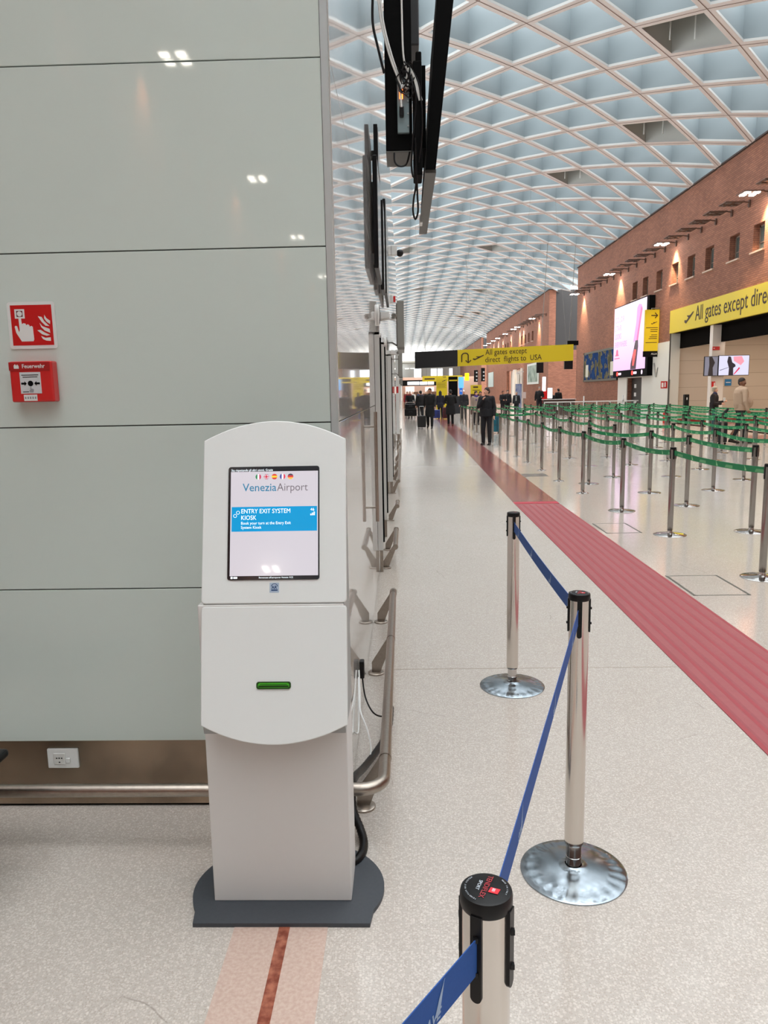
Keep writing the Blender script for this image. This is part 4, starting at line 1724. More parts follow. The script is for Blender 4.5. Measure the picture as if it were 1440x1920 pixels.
mb.tube([(p[0], p[1], 0) for p in pth], w * 0.8, 6)
mb.tube([(-.0, -.12, 0), (.14, -.25, 0), (.28, -.12, 0)], w * 0.75, 6)
mb.build('turn_arrow', INK, yl)
mb = MB()
mb.box(8.60, 9.15, 0.3, 0.42, 3.9, 4.13)
mb.build('speaker_box', BLKM, G)
mb = MB()
for x_ in (1.2, 3.2, 6.0, 8.5):
    hang(mb, x_, 40.11, zt(x_), 0.006, (0, 40, 0))
mb.build('hanging_wire', GREYM, G)
r = thing('ceiling_monitor', 'black monitor hung right under the end of the long yellow sign', 'monitor', (10.7, 50, 0))
mb = MB()
mb.bbox(-0.24, 0.30, -0.1, 0.1, 2.93, 3.55, 0.02)
mb.build('casing', BLK, r)
mb = MB()
hang(mb, 10.7, 50, 3.5, 0.02, (10.7, 50, 0))
mb.build('drop_rod', GREYM, r)
r = thing('ceiling_monitor', 'black monitor hung before the white poster on the far brick wall', 'monitor', (8.9, 50, 0))
mb = MB()
mb.bbox(-0.22, 0.22, -0.1, 0.1, 2.73, 3.4, 0.02)
mb.build('casing', BLK, r)
mb = MB()
hang(mb, 8.9, 50, 3.35, 0.02, (8.9, 50, 0))
mb.build('drop_rod', GREYM, r)

# yellow fascia sign over the portal on the right wall
r = thing('fascia_sign', 'yellow gates sign over the portal in the brick wall', 'sign', (12.3, 35.8, 4.08))
mb = MB()
mb.box(-0.03, 0.10, -20.0, 0, 0, 1.0)
ys = mb.build('panel', YEL, r)
text('lettering', 'All gates except direct flights to USA', 0.86, INK, r, WEST((-0.036, -3.05, 0.30)), xs=0.88, ext=0.003)
plane_mark(WEST((-0.036, -2.35, 0.50)), 0.82, r)
mb = MB()
mb.box(12.75, 12.85, 13.0, 35.75, 3.40, 4.15)
mb.box(12.40, 12.85, 13.0, 35.75, 4.08, 4.15)
struct('wall_bulkhead', mb, BROWNP)
# square pillar
mb = MB()
mb.box(12.42, 12.92, 31.2, 31.5, 0, 4.07)
struct('wall_pillar', mb, mat('pillar_white', (226, 216, 208), 0.5), 'square white pillar standing in the portal below the fascia sign')
# side room behind the portal
mb = MB()
mb.box(12.40, 20.4, 35.95, 36.2, 0, 4.1)
for z_ in (0.62, 1.62, 2.24, 2.84, 3.5):
    pass
struct('wall_side_room', mb, BEIGE)
mb = MB()
for z_ in (1.0, 1.62, 2.24, 2.84, 3.5):
    mb.box(12.42, 20.4, 35.945, 35.951, z_, z_ + 0.012)
struct('trim_7', mb, mat('panel_gap', (150, 134, 118), 0.6))
mb = MB()
mb.box(12.42, 20.4, 35.93, 35.952, 0, 0.16)
struct('baseboard_side_room', mb, mat('red_skirting', (150, 30, 30), 0.5))
mb = MB()
mb.box(12.74, 20.5, 13, 36.2, 4.1, 4.25)
mb.box(20.2, 20.5, 12.7, 36.2, 0, 4.1)
mb.box(12.74, 20.5, 12.7, 13.0, 0, 4.1)
struct('wall_side_room_shell', mb, BEIGE)
# white cladding panel on the wall beside the portal
mb = MB()
mb.box(12.33, 12.38, 35.82, 38.2, 0, 3.75).box(12.33, 12.38, 38.2, 39.85, 0, 2.24).box(12.33, 12.38, 39.85, 42.5, 2.19, 2.24).box(12.33, 12.38, 42.47, 44.2, 0, 2.24).box(12.34, 12.76, 35.735, 35.82, 0, 4.07)
struct('wall_white_cladding', mb, mat('cladding_white', (216, 214, 206), 0.45))
mb = MB()
mb.box(12.60, 12.68, 39.9, 42.45, 0, 2.17)
d = struct('door_1', mb, mat('door_dark', (46, 42, 40), 0.5))
mb = MB()
for z_ in (0.75, 1.2, 1.65):
    mb.box(-0.006, 0.0, 0, 0.35, z_, z_ + 0.2)
dm = mb.build('door_icons', SW, d)
dm.location = (12.595, 41.6, 0)
mb = MB()
mb.box(12.30, 12.34, 35.76, 35.82, 0, 4.08)
struct('trim_8', mb, mat('dark_trim', (60, 52, 46), 0.6))

# vertical yellow sign projecting from the wall
r = thing('projecting_sign', 'tall narrow yellow sign with an arrow, hung before the pink advertising screen', 'sign', (12.0, 37.6, 3.12))
mb = MB()
mb.box(-0.32, 0.36, -0.06, 0.06, 0.27, 2.22)
yp = mb.build('yellow_panel', YEL, r)
mb = MB()
mb.box(-0.34, 0.38, -0.065, 0.065, 0.0, 0.27)
mb.build('black_footer', BLKM, r)
mb = MB()
mb.M = FRONT((0.12, -0.064, 1.95))
mb.tube([(-.15, 0, 0), (.14, 0, 0)], 0.02, 6)
mb.tube([(.03, .12, 0), (.15, 0, 0), (.03, -.12, 0)], 0.02, 6)
mb.build('arrow', INK, yp)
plane_mark(FRONT((0.12, -0.062, 1.60)), 0.24, yp)
mb = MB()
for k_, (a, b_) in enumerate(((-.26, .30), (-.05, .30), (-.05, .28), (0, .28), (-.08, .28), (-.12, .28), (-.26, .28))):
    z_ = (1.36, 1.27, 1.18, 1.02, .93, .85, .66)[k_]
    mb.box(a, b_, -0.063, -0.06, z_, z_ + 0.028)
mb.build('small_print', INK, yp)
text('lettering', 'ALLA', 0.12, SW, r, FRONT((0.02, -0.067, 0.10)), ext=0.001)
mb = MB()
mb.cyl((0.0, 0, 2.2), (0.0, 0, 2.3), 0.02, n=6)
mb.tube([(0.0, 0, 2.28), (0.38, 0, 2.28)], 0.02, 6)
mb.build('wall_arm', GREYM, r)

# large advertising screen on the brick wall
A = thing('advertising_screen', 'huge bright pink advertising screen on the brick wall', 'screen', (12.36, 44.35, 2.25))
mb = MB()
mb.box(-0.28, 0.0, -6.1, 0.0, 0.0, 3.86)
mb.build('casing', BLKM, A)


def adm():
    m = bpy.data.materials.new('advert')
    m.use_nodes = True
    nt = m.node_tree
    b = nt.nodes['Principled BSDF']
    b.inputs['Base Color'].default_value = (0.02, 0.02, 0.02, 1)
    b.inputs['Roughness'].default_value = 0.4
    tc = nt.nodes.new('ShaderNodeTexCoord')
    sp = nt.nodes.new('ShaderNodeSeparateXYZ')
    nt.links.new(tc.outputs['Generated'], sp.inputs[0])
    mx = nt.nodes.new('ShaderNodeMix')
    mx.data_type = 'RGBA'
    nt.links.new(sp.outputs[2], mx.inputs[0])
    mx.inputs[6].default_value = lin((244, 186, 246))
    mx.inputs[7].default_value = lin((250, 222, 250))
    nt.links.new(mx.outputs[2], b.inputs['Emission Color'])
    b.inputs['Emission Strength'].default_value = 0.95
    return m


mb = MB()
mb.box(-0.29, -0.282, -5.75, -0.03, 0.36, 3.82)
ad = mb.build('lit_display', adm(), A)
AW = lambda y, z: WEST((-0.294, y, z))
VIO = mat('ad_violet', (100, 80, 100), 0.4, emis=(206, 140, 206), es=0.7)
text('lettering', 'C O L O R', 0.42, VIO, ad, AW(-0.25, 3.0), xs=0.9)
text('lettering', 'S T A R', 0.42, VIO, ad, AW(-0.25, 2.55), xs=0.9)
text('lettering', 'LOOKS', 0.42, VIO, ad, AW(-0.25, 2.1), xs=0.9)
text('lettering', 'EVERYWHERE', 0.42, VIO, ad, AW(-0.25, 1.65), xs=0.9)
mb = MB()
mb.M = AW(0, 0)
PK = mat('ad_pink', (120, 50, 80), 0.4, emis=(230, 100, 160), es=0.75)
tri_prism(mb, [(3.75, 1.75), (4.55, 1.9), (4.85, 2.6), (5.15, 3.35), (4.95, 3.55), (4.55, 3.62), (4.25, 3.45), (4.15, 2.7)], 0, 0.004)
mb.build('bottle_glow', mat('ad_rose', (100, 70, 90), 0.4, emis=(238, 150, 220), es=0.8), ad)
mb = MB()
mb.M = AW(0, 0)
tri_prism(mb, [(4.25, 1.75), (4.55, 1.80), (4.85, 2.7), (5.12, 3.3), (4.9, 3.48), (4.62, 2.7)], 0.004, 0.006)
mb.build('bottle_neck', PK, ad)
mb = MB()
mb.M = AW(0, 0)
tri_prism(mb, [(3.35, 0.37), (4.3, 0.37), (4.45, 1.0), (4.6, 1.5), (4.55, 1.82), (4.1, 1.82), (3.75, 1.2), (3.4, 0.7)], 0.004, 0.007)
mb.build('bottle_body', mat('ad_plum', (40, 16, 30), 0.4, emis=(60, 24, 48), es=0.5), ad)
mb = MB()
mb.M = AW(0, 0)
tri_prism(mb, [(3.7, 0.55), (3.95, 0.55), (4.25, 1.1), (4.3, 1.35), (4.0, 1.38), (3.72, 1.1)], 0.007, 0.010)
mb.build('bottle_label', mat('ad_coral', (120, 40, 40), 0.4, emis=(248, 84, 80), es=0.8), ad)
mb = MB()
mb.M = AW(0, 0)
tri_prism(mb, [(0.35, 1.18), (1.15, 1.18), (0.98, 1.28), (0.95, 1.46), (0.8, 1.55), (0.6, 1.5), (0.55, 1.28)], 0, 0.003)
mb.prism([(0.25, 1.02), (1.3, 1.02), (1.3, 1.07), (0.25, 1.07)], 0, 0.003)
mb.build('small_mark', mat('ad_mark', (110, 50, 70), 0.4, emis=(226, 90, 140), es=0.7), ad)
mb = MB()
mb.M = AW(0, 0)
for a in (1.2, 4.0):
    mb.prism(rrect(a - .45, a - .15, 0.07, 0.30, 0.1), 0, 0.003)
mb.build('red_logo', mat('ad_red', (240, 60, 50), 0.4, emis=(240, 50, 40), es=1.2), A)
mb = MB()
mb.M = AW(0, 0)
for a in (1.2, 4.0):
    mb = MB()
    mb.M = AW(0, 0)
    mb.prism(rrect(a - .08, a + .45, 0.12, 0.24, 0.03), 0, 0.003)
    mb.build('footer_text', mat('ad_pale', (238, 214, 240), 0.4, emis=(238, 214, 240), es=1.0), A)
mb = MB()
mb.M = AW(0, 0)
mb.prism(rrect(5.2, 5.42, 0.08, 0.30, 0.1), 0, 0.003)
mb.build('footer_mark', mat('ad_pale', (238, 214, 240), 0.4, emis=(238, 214, 240), es=1.0), A)

# framed city map


def map_mat():
    m = bpy.data.materials.new('map_print')
    m.use_nodes = True
    nt = m.node_tree
    b = nt.nodes['Principled BSDF']
    g = nt.nodes.new('ShaderNodeTexCoord')
    n1 = nt.nodes.new('ShaderNodeTexNoise')
    n1.inputs['Scale'].default_value = 1.3
    n1.inputs['Detail'].default_value = 8
    nt.links.new(g.outputs['Object'], n1.inputs['Vector'])
    cr = nt.nodes.new('ShaderNodeValToRGB')
    e = cr.color_ramp.elements
    e[0].position = 0.36
    e[0].color = lin((70, 68, 48))
    e[1].position = 0.48
    e[1].color = lin((112, 106, 80))
    x = e.new(0.50)
    x.color = lin((10, 44, 92))
    x = e.new(0.68)
    x.color = lin((16, 60, 112))
    nt.links.new(n1.outputs[0], cr.inputs[0])
    nt.links.new(cr.outputs[0], b.inputs['Base Color'])
    b.inputs['Roughness'].default_value = 0.8
    b.inputs['Specular IOR Level'].default_value = 0.1
    return m


r = thing('framed_map', 'framed blue city map hanging on the brick wall', 'picture', (12.37, 52.6, 2.12))
mb = MB()
mb.box(-0.06, 0, -8.3, 0, 0, 0.12).box(-0.06, 0, -8.3, 0, 1.80, 1.92).box(-0.06, 0, -8.3, -8.1, 0, 1.92).box(-0.06, 0, -0.2, 0, 0, 1.92)
mb.build('frame', mat('map_frame', (74, 72, 58), 0.5), r)
mb = MB()
mb.box(-0.04, -0.01, -8.1, -0.2, 0.12, 1.80)
mb.build('map_print', map_mat(), r)
mb = MB()
for a, b_ in ((-7.5, -6.7), (-1.3, -0.6)):
    mb.box(-0.045, -0.04, a, b_, 0.3, 1.1)
mb.build('legend', mat('map_cream', (196, 194, 178), 0.5), r)

# twin monitors in front of the pillar
r = thing('twin_monitor', 'pair of bright monitors side by side in front of the white pillar', 'monitor', (12.05, 31.0, 2.06))
mb = MB()
mb.bbox(0, 0.55, 0, 0.07, 0, 0.77, 0.006)
c1 = mb.build('small_casing', BLK, r)
mb = MB()
mb.box(0.02, 0.53, -0.004, 0, 0.02, 0.75)
s1 = mb.build('small_display', mat('cctv_grey', (110, 112, 128), 0.3, emis=(110, 112, 128), es=0.6), c1)
mb = MB()
tri_prism(mb, [(0.16, .0), (.36, .0), (.34, .3), (.42, .5), (.30, .73), (.18, .72), (.20, .4)], 0, 0.002)
for v in range(len(mb.v)):
    x_, y_, z_ = mb.v[v]
    mb.v[v] = (x_, -0.006 + z_, y_ + 0.02)
mb.build('display_shape', mat('cctv_dark', (50, 46, 52), 0.5), s1)
mb = MB()
mb.bbox(0.56, 1.78, 0, 0.07, 0, 0.80, 0.006)
c2 = mb.build('large_casing', BLK, r)
mb = MB()
mb.box(0.58, 1.76, -0.004, 0, 0.02, 0.78)
s2 = mb.build('large_display', mat('cctv_white', (100, 100, 110), 0.3, emis=(222, 222, 250), es=0.72), c2)
for col, pts, z_ in (((30, 28, 44), [(.95, .0), (1.14, .0), (1.13, .30), (1.22, .36), (1.20, .44), (1.08, .52), (1.02, .74), (.92, .76), (.88, .55), (.96, .3)], .006),
                     ((226, 150, 176), [(1.12, .74), (1.45, .76), (1.55, .55), (1.42, .40), (1.30, .48), (1.14, .58)], .005),
                     ((206, 40, 90), [(1.14, .04), (1.18, .04), (1.40, .28), (1.36, .33)], .007),
                     ((60, 64, 90), [(.60, .20), (.95, .32), (.95, .335), (.60, .225)], .005)):
    mb = MB()
    tri_prism(mb, pts, 0, 0.002)
    for v in range(len(mb.v)):
        a_, b2_, c_ = mb.v[v]
        mb.v[v] = (a_ + 0.02, -z_ + c_, b2_ + 0.0)
    mb.build('display_shape', mat('cctv_%d' % col[0], col, 0.5, emis=col, es=0.4), s2)
mb = MB()
mb.box(0.4, 0.8, 0.07, 0.2, 0.3, 0.5)
mb.build('bracket', GREYM, r)


def small_sign(name, label, cat, x, y, z, w, h, col, face, mk=None, colm=(240, 236, 236)):
    r = thing(name, label, cat, (x, y, z))
    q = MB()
    if face == 'front':
        q.box(-w / 2, w / 2, -0.02, 0, 0, h)
    else:
        q.box(-0.02, 0, -w / 2, w / 2, 0, h)
    q.build('board', col, r)
    if mk:
        q = MB()
        q.M = FRONT((0, -0.021, 0)) if face == 'front' else WEST((-0.021, 0, 0))
        for p in mk:
            q.prism(rrect(p[0] * w - w / 2, p[1] * w - w / 2, p[2] * h, p[3] * h, 0.004, 2), 0, 0.002)
        q.build('sign_marks', mat('mk_%d_%d' % colm[:2], colm, 0.5), r)
    return r


small_sign('notice', 'blue square notice on the beige wall behind the man', 'sign', 15.1, 35.94, 1.67, 0.30, 0.30, mat('notice_blue', (30, 120, 180), 0.5), 'front', [(.15, .85, .45, .55)])
small_sign('fire_sign', 'red and white fire equipment sign beside the portal', 'sign', 12.16, 35.95, 1.60, 0.30, 0.33, REDB, 'front', [(.1, .4, .15, .8), (.55, .75, .2, .85)])
small_sign('direction_sign', 'small red arrow sign high on the white pillar', 'sign', 12.56, 31.19, 3.08, 0.28, 0.14, REDB, 'front', [(.1, .3, .4, .6)])
small_sign('hose_sign', 'small red sign low on the white pillar', 'sign', 12.52, 31.19, 1.62, 0.14, 0.22, REDB, 'front', [(.6, .9, .2, .8)])
r = thing('fire_extinguisher', 'red fire extinguisher on the floor at the portal edge', 'extinguisher', (12.08, 35.4, 0))
mb = MB()
mb.lathe([(0.09, 0), (0.10, 0.03), (0.10, 0.48), (0.06, 0.56), (0.03, 0.58)], 18)
mb.build('cylinder_tank', REDB, r, True)
mb = MB()
mb.box(-0.03, 0.03, -0.03, 0.03, 0.57, 0.66)
mb.tube([(0.03, 0, .62), (.12, 0, .6), (.13, 0, .35)], 0.012, 6)
mb.build('valve_hose', BLK, r)
r = thing('sign_pole', 'thin grey pole carrying the fire equipment sign', 'pole', (12.3, 35.6, 0))
mb = MB()
mb.cyl((0, 0, 0), (0, 0, 2.0), 0.02, n=8)
mb.build('shaft', GREYM, r)
r = thing('bin_column', 'slim black free-standing column in the portal', 'column stand', (12.2, 33.2, 0))
mb = MB()
mb.bbox(-0.10, 0.10, -0.1, 0.1, 0, 1.33, 0.02)
mb.build('shell', BLK, r)
mb = MB()
mb.box(-0.02, 0.02, -0.105, -0.1, 1.1, 1.2)
mb.build('white_mark', SW, r)
r = thing('wall_emblem', 'grey slanted V-shaped emblem on the white cladding', 'emblem', (12.32, 37.7, 2.15))
mb = MB()
mb.M = WEST((0, 0, 0))
mb.prism([(-.15, .68), (-.32, .68), (.02, .0), (.16, .0)][::-1], 0, 0.03)
mb.prism([(.10, .02), (.30, .45), (.36, .45), (.17, .0)][::-1], 0, 0.03)
mb.build('letter_stroke', mat('emblem_grey', (150, 150, 146), 0.4), r)
# red floor strip near the portal
mb = MB()
mb.box(10.9, 18.0, 23.5, 25.6, 0, 0.003)
tag(mb.build('red_floor_patch', SMO), 'red floor strip in front of the beige side room', 'floor marking', kind='structure')

# ------------------------------------------------------------------ hanging display assembly above the rail
H = thing('column_display', 'black hanging display column with a glowing power strip on its end', 'display', (0, 3.5, 2.66))
mb = MB()
mb.bbox(-0.058, 0.058, 0, 0.21, 0.008, 3.0, 0.004)
mb.build('casing', BLKM, H)
mb = MB()
mb.bbox(-0.058, 0.058, -0.001, 0.21, 0.0, 0.008, 0.002)
mb.build('bottom_cap', mat('cap_grey', (96, 94, 90), 0.45, 0.3), H)
mb = MB()
mb.box(-0.235, -0.05, 0.05, 0.12, 2.2, 2.3)
mb.build('boom', GREYM, H)
mb = MB()
mb.bbox(-0.006, 0.045, -0.022, 0.0, 0.075, 0.30, 0.003)
ps = mb.build('power_strip', mat('strip_grey', (132, 150, 154), 0.4, 0.4), H)
mb = MB()
mb.bbox(0.004, 0.018, -0.026, -0.020, 0.21, 0.25, 0.003)
mb.build('switch_light', mat('orange_led', (255, 120, 60), 0.3, emis=(255, 110, 40), es=5), ps)
mb = MB()
mb.bbox(0.003, 0.022, -0.045, -0.02, 0.135, 0.175, 0.004)
mb.build('plug', BLK, ps)
mb = MB()
for k_ in range(4):
    mb.cyl((0.040, -0.024, 0.10 + .05 * k_), (0.040, -0.03, 0.10 + .05 * k_), 0.004, n=8)
mb.build('screw_head', ALU, ps)
mb = MB()
mb.bbox(0.062, 0.10, -0.03, 0.12, -0.10, 0.36, 0.006)
mb.bbox(0.075, 0.10, -0.02, 0.10, 0.36, 0.40, 0.006)
mb.build('hinge_bracket', BLKM, H)
# second tilted display
r = thing('tilted_display', 'black-backed display hung tilted, seen edge-on with its grey underside', 'display', (0.148, 3.6, 2.62))
mb = MB()
sh = 0.10
T = 0.030
vs = []
for y_ in (0, 1.35):
    for x_, z_ in ((-T, 0), (T * 0.5, 0), (T * 0.5 + sh + .02, 1.0), (-T + sh - .02, 1.0)):
        vs.append((x_, y_, z_))
mb.add(vs, [(0, 1, 2, 3), (7, 6, 5, 4), (0, 4, 5, 1), (1, 5, 6, 2), (2, 6, 7, 3), (3, 7, 4, 0)])
mb.build('casing', BLKM, r)
mb = MB()
mb.box(-T - 0.002, T * 0.5 + 0.002, 0.02, 1.36, -0.014, 0.0)
mb.build('underside_rail', mat('cap_grey', (96, 94, 90), 0.45, 0.3), r)
mb = MB()
mb.box(-0.075, -T + 0.004, 0.05, 0.35, 0.1, 0.45)
mb.build('vesa_mount', BLKM, r)
mb = MB()
mb.bbox(-T - .006, -T + .012, 1.0, 1.1, -0.02, 0.02, 0.003)
mb.build('white_tag', WHITE, r)
r = thing('flat_display', 'dark grey display slab hanging behind the black column between white cables', 'display', (0.095, 5.0, 3.72))
mb = MB()
mb.bbox(-0.035, 0.035, 0, 0.9, 0, 1.6, 0.01)
mb.build('casing', mat('slab_grey', (52, 54, 56), 0.5), r)
mb = MB()
mb.cyl((0, 0.4, 1.6), (0, 0.4, 3.2), 0.015, n=8)
mb.build('drop_rod', GREYM, r)
mb = MB()
mb.wire([(-0.10, -.02, .66), (-.105, -.02, .52), (-.085, -.02, .42), (-.06, -.01, .32)], 0.0055, 8)
tag(mb.build('black_cable', BLK), 'black cable bowing along the edge of the hanging column', 'cable')
bpy.data.objects['black_cable'].location = (0, 3.5, 2.66)
mb = MB()
for o_ in (0, 0.009):
    mb.wire([(-.085 + o_, -.03, .68), (-.07 + o_, -.03, .52), (-.035 + o_, -.03, .38), (0.0 + o_, -.03, .29), (.025 + o_, -.035, .25), (.05 + o_, -.035, .33 - 1.6 * o_), (.09 + o_, -.03, .20)], 0.0042, 8)
mb.wire([(.018, -.03, .68), (.020, -.03, .45), (.026, -.03, .36), (.04, -.03, .32)], 0.004, 8)
mb.wire([(.02, -.03, .27), (.01, -.04, .24), (.012, -.045, .17)], 0.004, 8)
tag(mb.build('white_cable', WHITE, None, True), 'bundle of white cables slung across the hanging black column', 'cable')
bpy.data.objects['white_cable'].location = (0, 3.5, 2.66)
mb = MB()
rg = random.Random(5)
for k_ in range(7):
    cx_, cz_ = 0.03 + rg.uniform(-.015, .03), 0.30 + rg.uniform(-.05, .03)
    a0 = rg.uniform(0, 3)
    mb.wire([(cx_ + rg.uniform(.012, .03) * cos(a0 + t), -.04 + .008 * sin(2 * t + k_), cz_ + .045 * sin(a0 + t)) for t in [x * .5 for x in range(0, 11)]], 0.0032, 6)
mb.wire([(-.022, -.0, .0), (-.02, -.01, -.04), (0.0, -.01, -.058), (.03, -.01, -.05), (.045, -.01, .0)], 0.004, 8)
mb.wire([(.06, -.03, .3), (.075, -.03, .2), (.06, -.03, .05), (.052, -.03, -.06), (.060, -.03, -.11), (.072, -.03, -.06), (.068, -.03, .0)], 0.004, 8)
mb.wire([(.07, -.03, .05), (.072, -.03, -.12), (.060, -.03, -.20), (.056, -.03, -.25), (.066, -.03, -.285), (.078, -.03, -.25), (.076, -.03, -.18), (.074, -.03, -.1)], 0.0042, 8)
mb.wire([(.06, -.035, .32), (.09, -.035, .25), (.10, -.035, .1), (.085, -.03, -.05)], 0.0035, 8)
tag(mb.build('cable_tangle', BLK, None, True), 'tangled black cables knotted and looping below the hanging displays', 'cable')
bpy.data.objects['cable_tangle'].location = (0, 3.5, 2.66)

# ------------------------------------------------------------------ far end of the hall
mb = MB()
mb.box(-0.2, 12.7, 165, 165.3, 0, 7.7)
struct('wall_end', mb, mat('end_wall', (214, 214, 210), 0.7))
mb = MB()
mb.box(-0.2, 12.4, 155, 165, 7.6, 7.9)
struct('ceiling_soffit', mb, mat('soffit', (206, 202, 190), 0.7))
WG = mat('bright_glass', (236, 242, 250), 0.2, emis=(236, 244, 255), es=1.6)
for n_, (a, b_) in enumerate(((2.5, 4.0), (6.1, 7.3), (7.5, 8.6), (10.0, 10.7), (0.5, 0.62))):
    if n_ == 4:
        continue
    mb = MB()
    mb.box(a, b_, 164.9, 165, 4.3, 6.6)
    w_ = struct('window_%d' % (30 + n_), mb, WG)
    mb = MB()
    mb.box(a - .12, a, 164.85, 165, 4.2, 6.7).box(b_, b_ + .12, 164.85, 165, 4.2, 6.7).box(a - .12, b_ + .12, 164.85, 165, 6.6, 6.75).box(a - .12, b_ + .12, 164.85, 165, 4.1, 4.3).box((a + b_) / 2 - .04, (a + b_) / 2 + .04, 164.86, 164.95, 4.3, 6.6)
    mb.build('frame', WHITE, w_)
for n_, (a, b_) in enumerate(((0.5, 1.25), (1.6, 2.4))):
    mb = MB()
    mb.box(a, b_, 150, 150.6, 6.22, 6.34)
    mb.M = Matrix.Identity(4)
    q = tag(mb.build('ceiling_light', mat('far_led', (255, 250, 240), 0.4, emis=(255, 250, 236), es=3)), ['warm light strip at the end of the vault, beside the hung displays', 'warm light strip at the end of the vault, beside the black sign'][n_], 'light')
r = thing('shop_front', 'row of shops with a black header and backlit white signs at the hall end', 'shop', (1.9, 80, 0))
mb = MB()
mb.box(-2.0, 1.9, -0.1, 0.2, 2.32, 2.90)
mb.build('header', BLK, r)
LB = mat('light_box', (246, 250, 255), 0.3, emis=(246, 250, 255), es=1.5)
for a, b_ in ((-1.40, -0.17), (-0.10, 0.66), (0.72, 1.34)):
    mb = MB()
    mb.box(a, b_, -0.13, -0.1, 2.42, 2.74)
    mb.build('light_box', LB, r)
mb = MB()
mb.box(-2.0, 6.5, 6, 6.2, 0, 3.3)
mb.box(-2.0, -1.9, 0, 6, 0, 3.3)
mb.build('back_wall', mat('shop_wall', (206, 176, 160), 0.6), r)
mb = MB()
for k_ in range(4):
    mb.box(-1.8 + 1.0 * k_, -1.0 + 1.0 * k_, 2.0, 2.5, 0, 1.5 + 0.2 * (k_ % 2))
mb.build('display_shelf', mat('shop_shelf', (120, 84, 64), 0.6), r)
mb = MB()
mb.box(-1.6, -0.6, 5.9, 5.98, 1.5, 2.3).box(0.6, 1.6, 5.9, 5.98, 1.7, 2.2)
mb.build('lit_poster', mat('shop_poster', (236, 214, 206), 0.5, emis=(236, 214, 206), es=0.8), r)

r = thing('overhead_sign', 'second, farther yellow overhead sign partly behind the black display', 'sign', (1.94, 75, 0))
mb = MB()
mb.box(0, 3.9, 0, 0.2, 2.65, 3.20)
mb.build('panel', YEL, r)
mb = MB()
mb.box(0.2, 1.2, -0.01, 0, 2.85, 2.98).box(2.0, 2.3, -0.01, 0, 3.0, 3.1)
mb.build('small_print', INK, r)
mb = MB()
for x_ in (0.4, 3.5):
    hang(mb, 1.94 + x_, 75.1, 3.19, 0.01, (1.94, 75, 0))
mb.build('hanging_wire', GREYM, r)
r = thing('totem_sign', 'tall yellow totem sign standing behind the hooded traveller', 'sign', (3.05, 60, 0))
mb = MB()
mb.box(-0.42, 0.42, -0.1, 0.1, 0, 2.75)
mb.build('panel', YEL, r)
plane_mark(FRONT((0.2, -0.105, 2.5)), 0.3, r)
mb = MB()
for k_ in range(5):
    mb.box(-0.36, 0.34 - 0.06 * (k_ % 2), -0.105, -0.1, 1.95 + .09 * k_, 1.97 + .09 * k_)
mb.build('small_print', INK, r)
r = thing('info_booth', 'black information booth with a yellow strip and a blue screen', 'booth', (3.8, 58, 0))
mb = MB()
mb.box(-0.33, 0.33, -0.3, 0.3, 1.3, 2.75)
mb.build('canopy', BLKM, r)
mb = MB()
mb.box(-0.30, 0.30, -0.31, -0.3, 2.42, 2.52)
mb.build('yellow_strip', YEL, r)
mb = MB()
mb.box(-0.33, 0.75, -0.3, 0.3, 0, 1.3)
mb.build('counter', mat('booth_dark', (30, 34, 40), 0.5), r)
mb = MB()
mb.box(0.42, 0.80, -0.1, 0.1, 1.9, 2.72)
mb.box(0.55, 0.65, -0.05, 0.05, 1.3, 1.9)
mb.build('blue_screen', mat('booth_blue', (90, 160, 220), 0.4, emis=(90, 160, 220), es=0.9), r)
small_sign('blue_board', 'small blue board with a white mark behind the white-haired man', 'sign', 3.95, 52, 1.45, 0.22, 0.42, mat('board_blue', (20, 90, 180), 0.5, emis=(20, 90, 180), es=0.5), 'front', [(.35, .65, .4, .7)])
mb = MB()
mb.cyl((0, 0, -1.45), (0, 0, 0), 0.02, n=6)
mb.build('stand_pole', GREYM, [o for o in COL.objects if o.name.startswith('blue_board')][0])
r = thing('lit_sign', 'small bright yellow lit sign hanging at the distance', 'sign', (5.02, 60, 2.48))
mb = MB()
mb.box(-0.15, 0.15, -0.1, 0.1, 0, 0.56)
mb.build('light_panel', mat('lit_yellow', (252, 236, 20), 0.4, emis=(252, 232, 10), es=1.1), r)
mb = MB()
hang(mb, 5.02, 60, 3.03, 0.01, (5.02, 60, 2.48))
mb.build('drop_rod', GREYM, r)
r = thing('info_desk', 'yellow lettered desk panel behind the woman in the pale coat', 'desk', (5.3, 55, 0))
mb = MB()
mb.box(-0.42, 0.36, 0, 0.3, 1.45, 2.08)
mb.build('header', YEL, r)
mb = MB()
mb.box(-0.25, 0.1, -0.01, 0, 1.88, 1.98).box(-0.3, 0.25, -0.01, 0, 1.7, 1.73)
mb.build('small_print', INK, r)
mb = MB()
mb.box(-0.42, 0.36, 0.02, 0.3, 0, 1.45)
mb.build('cabinet_body', mat('desk_brown', (70, 40, 34), 0.5), r)
for n_, (x_, z0_, z1_) in enumerate(((5.72, 2.36, 3.26), (6.27, 2.39, 3.42))):
    r = thing('flight_monitor', ['tall narrow black flight monitor, left of a hanging pair', 'tall narrow black flight monitor, right of a hanging pair'][n_], 'monitor', (x_, 60, z0_))
    mb = MB()
    mb.box(-0.15, 0.15, -0.05, 0.05, 0, z1_ - z0_)
    mb.build('casing', BLK, r)
    mb = MB()
    for k_ in range(3):
        mb.box(0.0, 0.11, -0.055, -0.05, 0.1 + .28 * k_, 0.2 + .28 * k_)
    mb.build('lit_rows', mat('flight_rows', (150, 150, 150), 0.4, emis=(160, 160, 160), es=0.6), r)
    mb = MB()
    hang(mb, x_, 60, z1_ - 0.01, 0.012, (x_, 60, z0_))
    mb.build('drop_rod', GREYM, r)
